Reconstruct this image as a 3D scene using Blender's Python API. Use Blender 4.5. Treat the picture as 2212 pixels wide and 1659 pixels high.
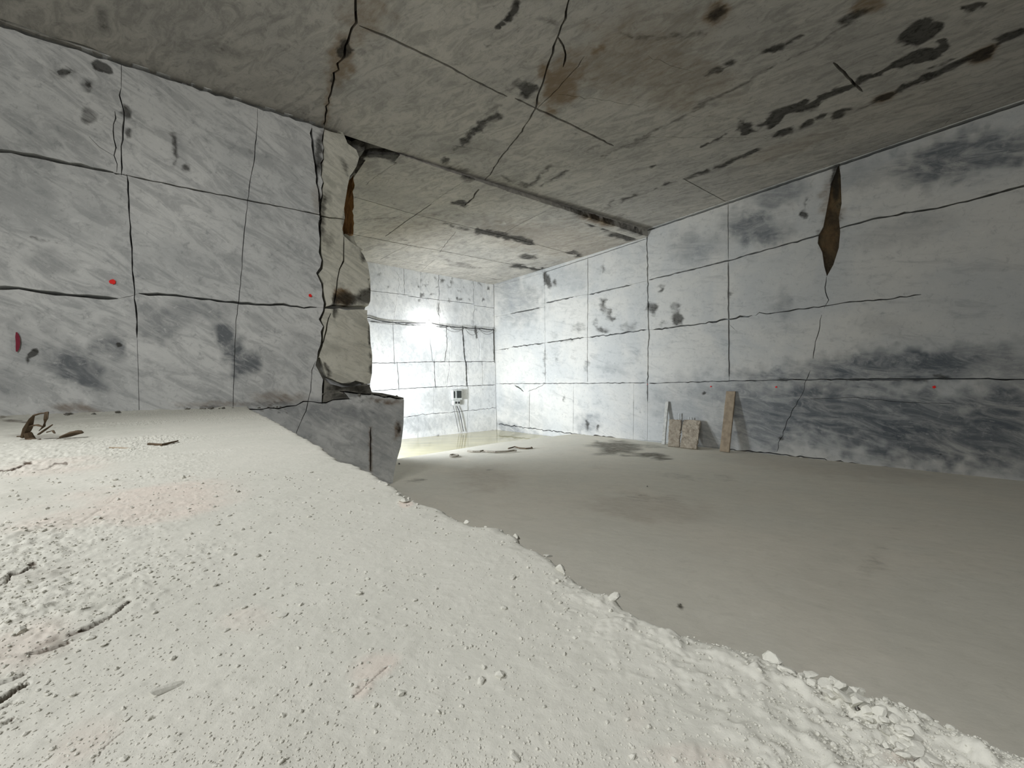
import bpy, bmesh, math, random
import numpy as np
from mathutils import Vector, Matrix
from mathutils.geometry import delaunay_2d_cdt

random.seed(7); rng = np.random.default_rng(7)
scene = bpy.context.scene
for o in list(bpy.data.objects): bpy.data.objects.remove(o)
COL = scene.collection

# ------------------------------------------------------------------ camera
F = 900.0; PHI = 0.0216; CP, SP = math.cos(PHI), math.sin(PHI)
cd = bpy.data.cameras.new('camera'); cam = bpy.data.objects.new('camera', cd); COL.objects.link(cam)
cd.sensor_width = 36.0; cd.lens = 36.0 * F / 2212.0; cd.clip_start = 0.02; cd.clip_end = 200
cam.matrix_world = Matrix(((CP, SP, 0, 0), (0, 0, -1, 0), (-SP, CP, 0, 0), (0, 0, 0, 1)))
scene.camera = cam
# ------------------------------------------------------------------ exposure, world, large lights
vs = scene.view_settings
scene.display_settings.display_device = 'sRGB'
vs.view_transform = 'Standard'; vs.look = 'None'; vs.gamma = 1.0; vs.use_curve_mapping = False
vs.exposure = 0.0
w = bpy.data.worlds.new('world'); scene.world = w; w.use_nodes = True
bg = w.node_tree.nodes['Background']; bg.inputs[0].default_value = (1.0, 0.98, 0.95, 1); bg.inputs[1].default_value = 0.06

def area(name, loc, target, size, energy, color, spread=180):
    l = bpy.data.lights.new(name, 'AREA'); l.shape = 'DISK'; l.size = size; l.energy = energy; l.color = color
    l.spread = math.radians(spread)
    o = bpy.data.objects.new(name, l); COL.objects.link(o); o.location = loc
    o.rotation_euler = (Vector(target) - Vector(loc)).to_track_quat('-Z', 'Y').to_euler()
    return o
# lamp over the bench to the left, an added unseen fill behind the camera, and floodlights in the far chamber behind the pillar
area('bench_work_light', (-5.2, 0.6, 4.9), (-1.9, 2.6, -0.4), 1.0, 205, (0.985, 0.995, 1.0), 160)
area('gallery_fill_light', (-3.4, -5.0, 4.4), (0.5, 8.0, 0.9), 2.0, 345, (0.98, 0.99, 1.0))
area('far_flood_light', (-7.2, 14.2, -1.0), (-0.8, 22.2, -0.6), 1.4, 680, (0.90, 0.95, 1.0), 125)
area('far_flood_light', (-6.2, 13.4, 0.6), (3.2, 19.2, 0.2), 1.0, 170, (0.86, 0.93, 1.0), 110)

# ------------------------------------------------------------------ projection helpers (authoring only: pixel -> point on a plane)
def ray(x, y):
    u = x - 1106.0; v = 829.5 - y
    return np.array([(u * CP + v * SP) / F, 1.0, (-u * SP + v * CP) / F])
def onz(x, y, z):
    r = ray(x, y); return r * z / r[2]
def to_px(P):
    P = np.asarray(P, float); d = np.maximum(P[..., 1], 1e-3)
    a = P[..., 0] / d * F; b = P[..., 2] / d * F
    return 1106 + a * CP - b * SP, 829.5 - (a * SP + b * CP)

class Plane:                                   # a plane with in-plane axes S, T and outward normal N (towards the room)
    def __init__(s, O, S, T, N):
        s.O, s.S, s.T, s.N = [np.array(q, float) for q in (O, S, T, N)]
    def px(s, x, y):
        r = ray(x, y); P = r * (s.O @ s.N) / (r @ s.N); D = P - s.O
        return (D @ s.S, D @ s.T)
    def w(s, st, h=0.0):
        st = np.asarray(st, float); h = np.asarray(h, float)
        return s.O + st[..., 0:1] * s.S + st[..., 1:2] * s.T + (h[..., None] if h.ndim else h) * s.N
    def off(s, h): return Plane(s.O + s.N * h, s.S, s.T, s.N)
def vplane(p, q):                              # vertical plane through ground points p, q; normal towards camera
    p = np.array([p[0], p[1], 0.]); q = np.array([q[0], q[1], 0.]); S = (q - p) / np.linalg.norm(q - p)
    N = np.array([S[1], -S[0], 0]);
    if N @ p > 0: N = -N
    return Plane(p, S, (0, 0, 1), N)
ZC, ZC2, ZL, ZF, ZW = 6.0, 5.72, -0.385, -2.40, -2.65
A0 = onz(0, 45, ZC); A1 = onz(1397, 495, ZC); A2 = onz(2212, 215, ZC)
WL = vplane(A0, A1)          # left wall, S to the right
WR = vplane(A1, A2)          # right wall, S towards the viewer
FB0 = np.array([-5.90, 20.66]); FB1 = np.array([-0.93, 24.35])
WF = vplane(FB0, FB1)        # far wall
CEIL = Plane((0, 0, ZC), (1, 0, 0), (0, 1, 0), (0, 0, -1))
CEIL2 = Plane((0, 0, ZC2), (1, 0, 0), (0, 1, 0), (0, 0, -1))
FLOOR = Plane((0, 0, ZF), (1, 0, 0), (0, 1, 0), (0, 0, 1))
LEDGE = Plane((0, 0, ZL), (1, 0, 0), (0, 1, 0), (0, 0, 1))

# ------------------------------------------------------------------ numpy noise
_perm = rng.permutation(4096)
def _h(ix, iy, iz):
    return _perm[(_perm[(_perm[ix & 4095] + iy) & 4095] + iz) & 4095]
def noise3(x, y, z):
    ix, iy, iz = [np.floor(q).astype(np.int64) for q in (x, y, z)]
    fx, fy, fz = x - ix, y - iy, z - iz
    u, v, w_ = [f * f * f * (f * (f * 6 - 15) + 10) for f in (fx, fy, fz)]
    r = 0
    for dx in (0, 1):
        for dy in (0, 1):
            for dz in (0, 1):
                h = _h(ix + dx, iy + dy, iz + dz)
                val = h / 2047.5 - 1.0
                r = r + val * (u if dx else 1 - u) * (v if dy else 1 - v) * (w_ if dz else 1 - w_)
    return r
def fbm(P, s, oct=4, seed=0.0, gain=0.5):
    P = np.asarray(P, float) / s; r = 0; a = 1.0; t = 0
    for i in range(oct):
        r = r + a * noise3(P[..., 0] + seed * 17.3 + i * 31.7, P[..., 1] + seed * 7.1 + i * 11.1, P[..., 2] + 5.3 * i + seed)
        t += a; a *= gain; P = P * 2.03
    return r / t

# ------------------------------------------------------------------ painting of mineral stains and the roof gap's shade into a point attribute
def paint(P, strokes, front=None):
    """R dirt/stain and painted shade in the roof gap, G blue-grey veining, B rust/ochre. strokes: (channel, 'e', cx, cy, rx, ry, angle_deg, strength) or (channel,'l',[(x,y)..],width,strength)"""
    n = len(P); C = np.zeros((n, 4), np.float32); C[:, 3] = 1
    if n == 0: return C
    x, y = to_px(P); ok = P[:, 1] > 0.25
    n1 = 1.3 * fbm(P, 0.22, 4, 3.0); n2 = 1.3 * fbm(P, 0.22, 4, 9.0)
    for s in strokes:
        ch = 'RGB'.index(s[0])
        if s[1] == 'e':
            _, _, cx, cy, rx, ry, an, st = s
            a = math.radians(an); dx = x - cx; dy = y - cy
            m_ = min(rx, ry) * 0.6 + 2
            dx = dx + n1 * m_; dy = dy + n2 * m_
            e = np.sqrt(((dx * math.cos(a) + dy * math.sin(a)) / rx) ** 2 + ((-dx * math.sin(a) + dy * math.cos(a)) / ry) ** 2)
            m = np.clip((1.35 - e) / 0.7, 0, 1)
        else:
            _, _, pts, wd, st = s
            dm = np.full(n, 1e9)
            xx = x + n1 * wd * 0.6; yy = y + n2 * wd * 0.6
            for (ax, ay), (bx, by) in zip(pts[:-1], pts[1:]):
                L2 = (bx - ax) ** 2 + (by - ay) ** 2 + 1e-9
                t = np.clip(((xx - ax) * (bx - ax) + (yy - ay) * (by - ay)) / L2, 0, 1)
                dm = np.minimum(dm, np.hypot(xx - ax - t * (bx - ax), yy - ay - t * (by - ay)))
            m = np.clip((1.35 - dm / (wd * 0.5)) / 0.8, 0, 1)
        m = np.where(ok, m * st, 0)
        C[:, ch] = np.maximum(C[:, ch], m)
    return C
def set_attr(me, C):
    a = me.color_attributes.new('marks', 'FLOAT_COLOR', 'POINT'); a.data.foreach_set('color', np.asarray(C, np.float32).ravel())

# ------------------------------------------------------------------ materials
def new_mat(name):
    m = bpy.data.materials.new(name); m.use_nodes = True; nt = m.node_tree
    return m, nt, nt.nodes['Principled BSDF']
def lin(c): return tuple((q / 255 / 12.92 if q / 255 <= 0.04045 else ((q / 255 + 0.055) / 1.055) ** 2.4) for q in c) + (1,)
def nd(nt, t, **k):
    n = nt.nodes.new(t)
    for a, b in k.items(): setattr(n, a, b)
    return n
def mixc(nt, fac, a, b, mode='MIX'):
    n = nd(nt, 'ShaderNodeMix', data_type='RGBA', blend_type=mode)
    for sock, v in ((0, fac), (6, a), (7, b)):
        if hasattr(v, 'is_output') or isinstance(v, bpy.types.NodeSocket): nt.links.new(v, n.inputs[sock])
        else: n.inputs[sock].default_value = v
    return n.outputs[2]
def math_(nt, op, a, b=None, clamp=False):
    n = nd(nt, 'ShaderNodeMath', operation=op); n.use_clamp = clamp
    for i, v in enumerate((a, b)):
        if v is None: continue
        if isinstance(v, bpy.types.NodeSocket): nt.links.new(v, n.inputs[i])
        else: n.inputs[i].default_value = v
    return n.outputs[0]
def ramp(nt, v, lo, hi, a=0.0, b=1.0):
    n = nd(nt, 'ShaderNodeMapRange', interpolation_type='SMOOTHSTEP'); nt.links.new(v, n.inputs[0])
    for i, q in enumerate((lo, hi, a, b)): n.inputs[1 + i].default_value = q
    return n.outputs[0]
def noise(nt, vec, scale, detail=4, rough=0.55, dist=0.0):
    n = nd(nt, 'ShaderNodeTexNoise'); nt.links.new(vec, n.inputs['Vector'])
    n.inputs['Scale'].default_value = scale; n.inputs['Detail'].default_value = detail
    n.inputs['Roughness'].default_value = rough; n.inputs['Distortion'].default_value = dist
    return n.outputs['Fac']
def rock(name, base, pale, vein, dirt=(38, 36, 30), rust=(112, 88, 58), yaw=0.0, tilt=0.0, stretch=(0.35, 1.2, 1.2),
         vein_amt=0.5, bump=0.25, rough=0.85, speck=0.5, cloud=(0.42, 0.62), spec=0.25, bump_scale=1.0, mottle=0.45, vscale=3.2):
    m, nt, bs = new_mat(name)
    geo = nd(nt, 'ShaderNodeNewGeometry'); pos = geo.outputs['Position']
    r1 = nd(nt, 'ShaderNodeMapping'); nt.links.new(pos, r1.inputs[0]); r1.inputs['Rotation'].default_value = (0, 0, yaw)
    r2 = nd(nt, 'ShaderNodeMapping'); nt.links.new(r1.outputs[0], r2.inputs[0]); r2.inputs['Rotation'].default_value = (0, tilt, 0)
    r3 = nd(nt, 'ShaderNodeMapping'); nt.links.new(r2.outputs[0], r3.inputs[0]); r3.inputs['Scale'].default_value = stretch
    sv = r3.outputs[0]
    at = nd(nt, 'ShaderNodeAttribute', attribute_name='marks'); sep = nd(nt, 'ShaderNodeSeparateColor'); nt.links.new(at.outputs['Color'], sep.inputs[0])
    R, G, B = sep.outputs
    big = noise(nt, pos, 0.45, 4, 0.6, 0.4)
    veins = noise(nt, sv, vscale, 10, 0.72, 1.1)
    fine = noise(nt, sv, 9.0, 7, 0.7, 0.4)
    grain = noise(nt, pos, 26.0, 5, 0.7)
    c = mixc(nt, ramp(nt, big, 0.35, 0.65), lin(base), lin(pale))
    # veining: general streaks plus the painted dark marble zones
    vm = math_(nt, 'MULTIPLY', ramp(nt, veins, cloud[0], cloud[1]), vein_amt)
    gz = math_(nt, 'MULTIPLY', G, ramp(nt, veins, 0.30, 0.62, 0.35, 1.0))
    vm = math_(nt, 'MAXIMUM', vm, gz)
    c = mixc(nt, vm, c, lin(vein))
    c = mixc(nt, math_(nt, 'MULTIPLY', ramp(nt, fine, 0.56, 0.72), 0.35 * speck + 0.1), c, lin(vein))
    c = mixc(nt, math_(nt, 'MULTIPLY', ramp(nt, fine, 0.42, 0.30), 0.30), c, lin(pale))
    mot = noise(nt, pos, 7.0, 9, 0.76, 0.5)
    c = mixc(nt, math_(nt, 'MULTIPLY', ramp(nt, mot, 0.52, 0.70), mottle), c, lin(vein))
    c = mixc(nt, math_(nt, 'MULTIPLY', ramp(nt, mot, 0.44, 0.30), mottle * 0.8), c, lin(tuple(min(255, q + 22) for q in pale)))
    c = mixc(nt, math_(nt, 'MULTIPLY', ramp(nt, grain, 0.60, 0.78), 0.5 * speck), c, lin(dirt))
    # rust and dirt with ragged edges
    rm = math_(nt, 'ADD', B, math_(nt, 'MULTIPLY', math_(nt, 'SUBTRACT', fine, 0.5), math_(nt, 'MULTIPLY', B, 1.6)))
    c = mixc(nt, ramp(nt, rm, 0.0, 1.0), c, lin(rust))
    dm = math_(nt, 'ADD', R, math_(nt, 'MULTIPLY', math_(nt, 'SUBTRACT', fine, 0.5), math_(nt, 'MULTIPLY', ramp(nt, R, 0.0, 0.3), 0.9)))
    c = mixc(nt, math_(nt, 'MULTIPLY', ramp(nt, dm, 0.18, 0.9, 0.0, 0.95), ramp(nt, mot, 0.36, 0.56, 1.0, 0.84)), c, lin(dirt))
    nt.links.new(c, bs.inputs['Base Color'])
    bs.inputs['Roughness'].default_value = rough; bs.inputs['Specular IOR Level'].default_value = spec
    hsum = math_(nt, 'ADD', math_(nt, 'MULTIPLY', fine, 0.6), math_(nt, 'MULTIPLY', grain, 0.25))
    bp = nd(nt, 'ShaderNodeBump'); bp.inputs['Strength'].default_value = bump; bp.inputs['Distance'].default_value = 0.03 * bump_scale
    nt.links.new(hsum, bp.inputs['Height']); nt.links.new(bp.outputs[0], bs.inputs['Normal'])
    return m
yawL = -math.atan2(WL.S[1], WL.S[0]); yawR = -math.atan2(WR.S[1], WR.S[0])
M_left = rock('left_marble', (204, 205, 203), (220, 220, 217), (112, 116, 119), yaw=yawL, tilt=-0.55, vein_amt=0.40, bump=0.35)
M_right = rock('right_marble', (188, 190, 189), (204, 203, 198), (92, 98, 104), yaw=yawR, tilt=-0.25, stretch=(0.28, 1, 1.0), vein_amt=0.26, bump=0.2, speck=0.3, cloud=(0.5, 0.7), mottle=0.3)
M_far = rock('far_marble', (218, 220, 221), (232, 232, 230), (140, 144, 148), yaw=yawL, tilt=0.2, stretch=(1, 1, .6), vein_amt=0.25, bump=0.3, speck=0.3)
M_ceil = rock('ceiling_marble', (174, 171, 165), (188, 184, 176), (100, 99, 95), dirt=(24, 22, 18), rust=(128, 112, 92), yaw=0.6, stretch=(0.5, 1.3, 1), vein_amt=0.4, bump=0.35)
M_floor = rock('floor_dust', (222, 219, 207), (226, 221, 208), (184, 181, 168), dirt=(86, 82, 70), rust=(184, 174, 160), yaw=0.5, stretch=(0.5, 1.2, 1), vein_amt=0.14, bump=0.2, speck=0.25, mottle=0.25)
M_ledge = rock('bench_dust', (212, 211, 201), (218, 216, 206), (182, 182, 170), dirt=(72, 54, 38), rust=(218, 208, 197), yaw=0.7, stretch=(1, 1, 1), vein_amt=0.12, bump=0.5, rough=0.95, speck=0.10, spec=0.1, bump_scale=0.35, mottle=0.12)
M_pillar = rock('pillar_marble', (208, 205, 190), (220, 217, 204), (136, 136, 126), yaw=yawL, tilt=-0.5, vein_amt=0.45, bump=0.6)
M_rust = rock('rusty_rock', (146, 106, 62), (160, 120, 74), (90, 62, 36), yaw=yawL, stretch=(3, 3, .5), vein_amt=0.8, bump=0.8)
M_darkrock = rock('grey_rubble_rock', (120, 118, 110), (150, 147, 138), (74, 74, 70), vein_amt=0.7, bump=0.8)
M_pocket = rock('spalled_brown_rock', (66, 58, 44), (96, 86, 66), (30, 26, 20), yaw=yawR, tilt=.4, stretch=(2, 2, 1.2), vein_amt=.7, bump=1.0, mottle=.3)
def plain(name, col, rough=0.6, metal=0.0, emit=None, var=0.15, scale=20):
    m, nt, bs = new_mat(name)
    tc = nd(nt, 'ShaderNodeTexCoord'); f = noise(nt, tc.outputs['Object'], scale, 4)
    c = lin(col); c2 = tuple(q * (1 - var * 2) for q in c[:3]) + (1,)
    nt.links.new(mixc(nt, ramp(nt, f, 0.35, 0.7), c, c2), bs.inputs['Base Color'])
    bs.inputs['Roughness'].default_value = rough; bs.inputs['Metallic'].default_value = metal
    if emit: bs.inputs['Emission Color'].default_value = (1, .99, .96, 1); bs.inputs['Emission Strength'].default_value = emit
    return m
M_cable = plain('black_rubber', (45, 45, 46)); M_greycable = plain('grey_cable', (110, 110, 108))
M_box = plain('white_enamel', (205, 208, 206), 0.4); M_panel = plain('dark_panel', (46, 50, 50), 0.4)
M_bulb = plain('lit_lamp_glass', (255, 252, 245), 0.3, emit=60)
M_redpaint = plain('red_spray_paint', (245, 30, 22), 0.7, var=0.03); M_crimson = plain('crimson_crayon', (130, 12, 45), 0.7, var=0.05)
M_wood = plain('dusty_tan_wood', (168, 152, 130), 0.8, scale=6); M_oldwood = plain('dark_weathered_wood', (92, 76, 56), 0.85, scale=12)
M_hose = plain('dusty_hose', (170, 163, 150), 0.8)
M_greybar = plain('dusty_grey_steel', (196, 196, 190), 0.6, scale=8)

# ------------------------------------------------------------------ object helpers
def link(name, me, mat=None, parent=None, kind=None, label=None, cat=None, group=None):
    o = bpy.data.objects.new(name, me); COL.objects.link(o)
    if mat and me is not None: me.materials.clear(); me.materials.append(mat)
    if parent: o.parent = parent
    if kind: o['kind'] = kind
    if label: o['label'] = label
    if cat: o['category'] = cat
    if group: o['group'] = group
    return o
def empty(name, loc, label, cat, group=None):
    o = link(name, None, label=label, cat=cat, group=group); o.location = loc; bpy.context.view_layer.update(); return o
def mesh_np(name, V, Fc, smooth=False):
    me = bpy.data.meshes.new(name); V = np.asarray(V, np.float32)
    me.from_pydata(V.tolist() if len(V) < 5000 else V, [], Fc); me.update()
    if smooth: me.shade_smooth()
    return me
def poly_area(p):
    p = np.asarray(p); return 0.5 * float(np.sum(p[:, 0] * np.roll(p[:, 1], -1) - np.roll(p[:, 0], -1) * p[:, 1]))

def jag(pts, amp, step, r):
    """roughen a polyline in plane metres"""
    out = [np.array(pts[0], float)]
    for a, b in zip(pts[:-1], pts[1:]):
        a, b = np.array(a, float), np.array(b, float); L = np.linalg.norm(b - a); n = max(1, int(L / step))
        d = (b - a) / max(L, 1e-6); nn = np.array([-d[1], d[0]])
        for i in range(1, n + 1):
            q = a + (b - a) * i / n
            if i < n: q = q + nn * r.normal(0, amp)
            out.append(q)
    return out
def ribbon(pts, wd, wj, r, taper=True):
    L, R = [], []
    n = len(pts)
    for i, p in enumerate(pts):
        a = pts[max(0, i - 1)]; b = pts[min(n - 1, i + 1)]; d = b - a; d = d / max(np.linalg.norm(d), 1e-6); nn = np.array([-d[1], d[0]])
        h = 0.5 * wd * (1 + wj * r.uniform(-1, 1))
        if taper and i in (0, n - 1): h *= 0.35
        L.append(p + nn * h); R.append(p - nn * h)
    return L + R[::-1]

def inside(pt, poly):
    x, y = pt[..., 0], pt[..., 1]; c = np.zeros(x.shape, bool); n = len(poly)
    for i in range(n):
        x1, y1 = poly[i]; x2, y2 = poly[(i + 1) % n]
        cond = (y1 > y) != (y2 > y)
        xi = (x2 - x1) * (y - y1) / (y2 - y1 + 1e-12) + x1
        c ^= cond & (x < xi)
    return c

def build_rock(root_name, pl, outline, kerfs, mat, strokes=(), grid=7, depth=0.25, relief=0.01, tile=0.008, back=0.6, child='marble_block',
               kind='structure', mats=None, pockets=(), seed=1, coarse=0.7, minarea=0.02, cells=None, label=None, cat=None, ymax=1100, ext=0.0):
    """One face of the quarry: the outline is cut by saw kerfs and cracks into blocks, every block an object of its own."""
    r = np.random.default_rng(seed)
    verts, faces = [], []
    def add(poly):
        i0 = len(verts); verts.extend([tuple(map(float, p)) for p in poly]); faces.append(list(range(i0, len(verts))))
    if poly_area(outline) < 0: outline = outline[::-1]
    add(outline)
    for k in kerfs:                      # (px points, width m, jitter amp m)
        pts = [pl.px(*p) for p in k[0]] if not (len(k) > 3 and k[3] == 'st') else k[0]
        wd, amp = k[1], k[2]
        if ext and len(k) == 3:
            pts = [np.array(p) for p in pts]; d0 = pts[0] - pts[1]; d1 = pts[-1] - pts[-2]; pts[0] = pts[0] + d0 / np.linalg.norm(d0) * ext; pts[-1] = pts[-1] + d1 / np.linalg.norm(d1) * ext
        p2 = jag(pts, amp, max(0.12, amp * 5), r)
        rb = ribbon(p2, wd, 0.35 if amp > 0.004 else 0.1, r)
        if poly_area(rb) < 0: rb = rb[::-1]
        add(rb)
    nk = len(kerfs)
    for p in pockets:
        rb = [pl.px(*q) for q in p[0]]
        if poly_area(rb) < 0: rb = rb[::-1]
        add(rb)
    # sample points
    o = np.array(outline); lo, hi = o.min(0), o.max(0)
    xs = np.arange(-40, 2260, grid); ys = np.arange(-40, ymax, grid)
    gx, gy = np.meshgrid(xs, ys); gx = gx.ravel() + r.uniform(-.4, .4, gx.size) * grid; gy = gy.ravel() + r.uniform(-.4, .4, gy.size) * grid
    u = gx - 1106; v = 829.5 - gy
    Rr = np.stack([(u * CP + v * SP) / F, np.ones_like(u), (-u * SP + v * CP) / F], -1)
    den = Rr @ pl.N; t = (pl.O @ pl.N) / np.where(abs(den) < 1e-9, 1e-9, den); good = (t > 0.3) & (t < 60)
    P = Rr[good] * t[good][:, None]; st = np.stack([(P - pl.O) @ pl.S, (P - pl.O) @ pl.T], -1)
    cs, ct = np.meshgrid(np.arange(lo[0], hi[0], coarse), np.arange(lo[1], hi[1], coarse))
    cst = np.stack([cs.ravel(), ct.ravel()], -1) + r.uniform(-.2, .2, (cs.size, 2)) * coarse
    cw = pl.w(cst); cx, cy = to_px(cw); vis = (cw[:, 1] > 0.3) & (cx > -40) & (cx < 2260) & (cy > -40) & (cy < ymax)
    st = np.concatenate([st, cst[~vis]]); st = st[inside(st, outline)]
    if len(st) > 60000: st = st[r.permutation(len(st))[:60000]]
    allv = [Vector(p) for p in verts] + [Vector(p) for p in st.tolist()]
    V, E_, Fc, ov, oe, of = delaunay_2d_cdt(allv, [], faces, 1, 1e-5)
    V = np.array([tuple(p) for p in V])
    tri = []; cls = []
    for f, orig in zip(Fc, of):
        orig = set(orig)
        if 0 not in orig: continue
        if any(q > nk for q in orig): c = 100 + max(orig) - nk - 1
        elif any(0 < q for q in orig): c = 1
        else: c = 0
        fl = list(f)
        for i in range(1, len(fl) - 1):
            tri.append((fl[0], fl[i], fl[i + 1])); cls.append(c)
    tri = np.array(tri); cls = np.array(cls)
    # connected pieces
    par = np.arange(len(tri))
    def find(a):
        while par[a] != a: par[a] = par[par[a]]; a = par[a]
        return a
    edge = {}
    for i, (a, b, c) in enumerate(tri):
        for e in ((a, b), (b, c), (c, a)):
            k = (min(e), max(e)); edge.setdefault(k, []).append((i, e))
    for k, l in edge.items():
        if len(l) == 2 and cls[l[0][0]] == cls[l[1][0]]:
            a, b = find(l[0][0]), find(l[1][0])
            if a != b: par[a] = b
    comp = np.array([find(i) for i in range(len(tri))])
    # backing slab = the root
    ob = [np.array(p) for p in outline]; n = len(ob)
    f_ = pl.w(np.array(ob), np.full(n, -depth)); b_ = pl.w(np.array(ob), np.full(n, -depth - back))
    bm = bmesh.new(); fv = [bm.verts.new(p) for p in f_]; bv = [bm.verts.new(p) for p in b_]
    bm.faces.new(fv); bm.faces.new(bv[::-1])
    for i in range(n): bm.faces.new((fv[i], bv[i], bv[(i + 1) % n], fv[(i + 1) % n]))
    bmesh.ops.recalc_face_normals(bm, faces=bm.faces); bmesh.ops.triangulate(bm, faces=bm.faces)
    me = bpy.data.meshes.new(root_name); bm.to_mesh(me); bm.free()
    root = link(root_name, me, mat, kind=kind, label=label, cat=cat)
    A = V[tri]; ar = 0.5 * ((A[:, 1, 0] - A[:, 0, 0]) * (A[:, 2, 1] - A[:, 0, 1]) - (A[:, 2, 0] - A[:, 0, 0]) * (A[:, 1, 1] - A[:, 0, 1]))
    flip = ar < 0
    nrm_ok = np.dot(np.cross(pl.S, pl.T), pl.N) > 0
    W0 = pl.w(V)
    hb = fbm(W0, 1.3, 4, seed) * relief + fbm(W0, 0.22, 3, seed + 5) * relief * 0.35
    Call = paint(W0, strokes)
    cnt = 0
    for cid in np.unique(comp):
        sel = np.where(comp == cid)[0]; c = cls[sel[0]]; a_tot = abs(ar[sel]).sum()
        if c == 1: continue
        if c == 0 and a_tot < minarea: continue
        T = tri[sel]
        uid = np.unique(T); mp = -np.ones(len(V), int); mp[uid] = np.arange(len(uid))
        cen = W0[uid].mean(0)
        if c >= 100:
            pk = pockets[c - 100]
            hh = -pk[1] * (1 + 0.35 * fbm(W0[uid], 0.15, 3, seed)); nm, mt = pk[2], pk[3]
        else:
            hh = hb[uid] + r.uniform(-1, 1) * tile; nm, mt = child, mat
            if mats:
                cxp, cyp = to_px(cen)
                for test, m2, dh, nm2 in mats:
                    if test(cxp, cyp): mt = m2; hh = hh + dh; nm = nm2 or nm; break
        top = pl.w(V[uid], hh)
        fl = [tuple(mp[q]) if (f ^ (not nrm_ok)) == False else tuple(mp[q][::-1]) for q, f in zip(T, flip[sel])]
        # sides
        selset = set(sel.tolist()); VV = [top]; nv = len(uid); low = {}; FF = list(fl); lows = []
        for tix, q in zip(sel, T):
            for e in ((q[0], q[1]), (q[1], q[2]), (q[2], q[0])):
                l = edge[(min(e), max(e))]
                oth = [x for x in l if x[0] != tix]
                if oth and oth[0][0] in selset: continue
                if c >= 100: continue
                ids = []
                for z in e:
                    if z not in low: low[z] = nv + len(lows); lows.append(z)
                    ids.append(low[z])
                a, b = mp[e[0]], mp[e[1]]
                quad = (a, ids[0], ids[1], b)
                FF.append(quad if (flip[tix] ^ (not nrm_ok)) == False else quad[::-1])
        if lows: VV.append(pl.w(V[np.array(lows)], np.full(len(lows), -depth - 0.01)))
        VV = np.concatenate(VV)
        Cc = np.concatenate([Call[uid], Call[np.array(lows, int)]]) if lows else Call[uid]
        me = mesh_np(nm, VV, FF); set_attr(me, Cc)
        link(nm, me, mt, root)
        cnt += 1
    print(root_name, 'pieces', cnt, 'tris', len(tri))
    return root

# ================================================================== LEFT WALL
def P_(pl, *pts): return [pl.px(*p) for p in pts]
pill = [(741, 291), (752, 308), (771, 322), (777, 338), (771, 358), (758, 374), (752, 400), (748, 425), (744, 450), (746, 470), (741, 492), (744, 508), (757, 520),
        (774, 533), (786, 549), (796, 570), (801, 600), (802, 630), (801, 650), (795, 664), (795, 690), (800, 702), (802, 740), (806, 768), (805, 806), (800, 834),
        (804, 847), (826, 849), (855, 855), (873, 859), (872, 915), (869, 944), (866, 965), (858, 992), (852, 1020), (848, 1045)]
s535, _ = WL.px(535, 882)
outL = [(-15.0, ZC + .03), (WL.px(741, 291)[0], ZC + .03)] + P_(WL, *pill[1:]) + [(s535 - .3, ZF - .3), (s535 - .3, ZL - .3), (-15.0, ZL - .3)]
kL = [
 ([(-14.9, ZC - .06), (WL.px(738, 290)[0], ZC - .04)], .10, .008, 'st'),
 ([(-300, 250), (-30, 318), (100, 342), (245, 372)], .055, .006), ([(272, 378), (420, 410), (535, 433), (650, 456), (700, 466), (762, 475)], .025, .006),
 ([(-300, 600), (-20, 622), (40, 622), (80, 629), (120, 634), (255, 645)], .06, .005), ([(300, 634), (400, 641), (470, 650), (520, 655), (684, 664)], .045, .012),
 ([(-200, 895), (-120, 300)], .03, .01),
 ([(262, 190), (268, 260), (262, 330), (262, 378)], .022, .01), ([(248, 240), (246, 300), (252, 372)], .018, .015),
 ([(274, 376), (278, 430), (283, 520), (288, 600), (293, 660), (296, 730)], .022, .006),
 ([(556, 262), (550, 340), (540, 392), (534, 450), (526, 520), (520, 600), (516, 650), (509, 708)], .012, .006),
 ([(674, 276), (677, 330), (683, 370), (690, 420), (694, 470), (692, 500), (692, 545), (697, 562), (695, 578), (686, 590), (697, 612), (699, 640), (703, 655), (700, 672),
   (692, 690), (700, 705), (697, 730), (690, 760), (687, 775), (690, 800), (700, 820), (698, 850), (696, 872)], .055, .012),
 ([(700, 280), (700, 320), (694, 352), (697, 420), (694, 465)], .03, .02),
 ([(744, 510), (744, 540), (744, 562), (735, 580), (730, 605), (726, 640), (722, 662)], .028, .012),
 ([(700, 664), (722, 662), (760, 664), (812, 665)], .09, .014),
 ([(716, 676), (708, 700), (703, 725), (690, 760)], .03, .01),
 ([(690, 772), (697, 805), (716, 824), (740, 832), (770, 828), (788, 829)], .10, .02),
 ([(682, 780), (674, 800), (672, 830), (668, 856), (664, 875), (655, 900), (642, 930), (636, 950)], .014, .012),
 ([(192, 295), (215, 318), (245, 336)], .014, .01),
 ([(760, 862), (720, 864), (640, 876), (540, 884), (430, 884)], .022, .03),
 ([(735, 845), (760, 848), (790, 852), (830, 858), (868, 862)], .04, .03),
 ([(801, 924), (801, 1018)], .035, .003),
]
HJ = lambda *p: (list(p), .009, .002, 'px')          # hairline joints that close the saw cuts into blocks
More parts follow.
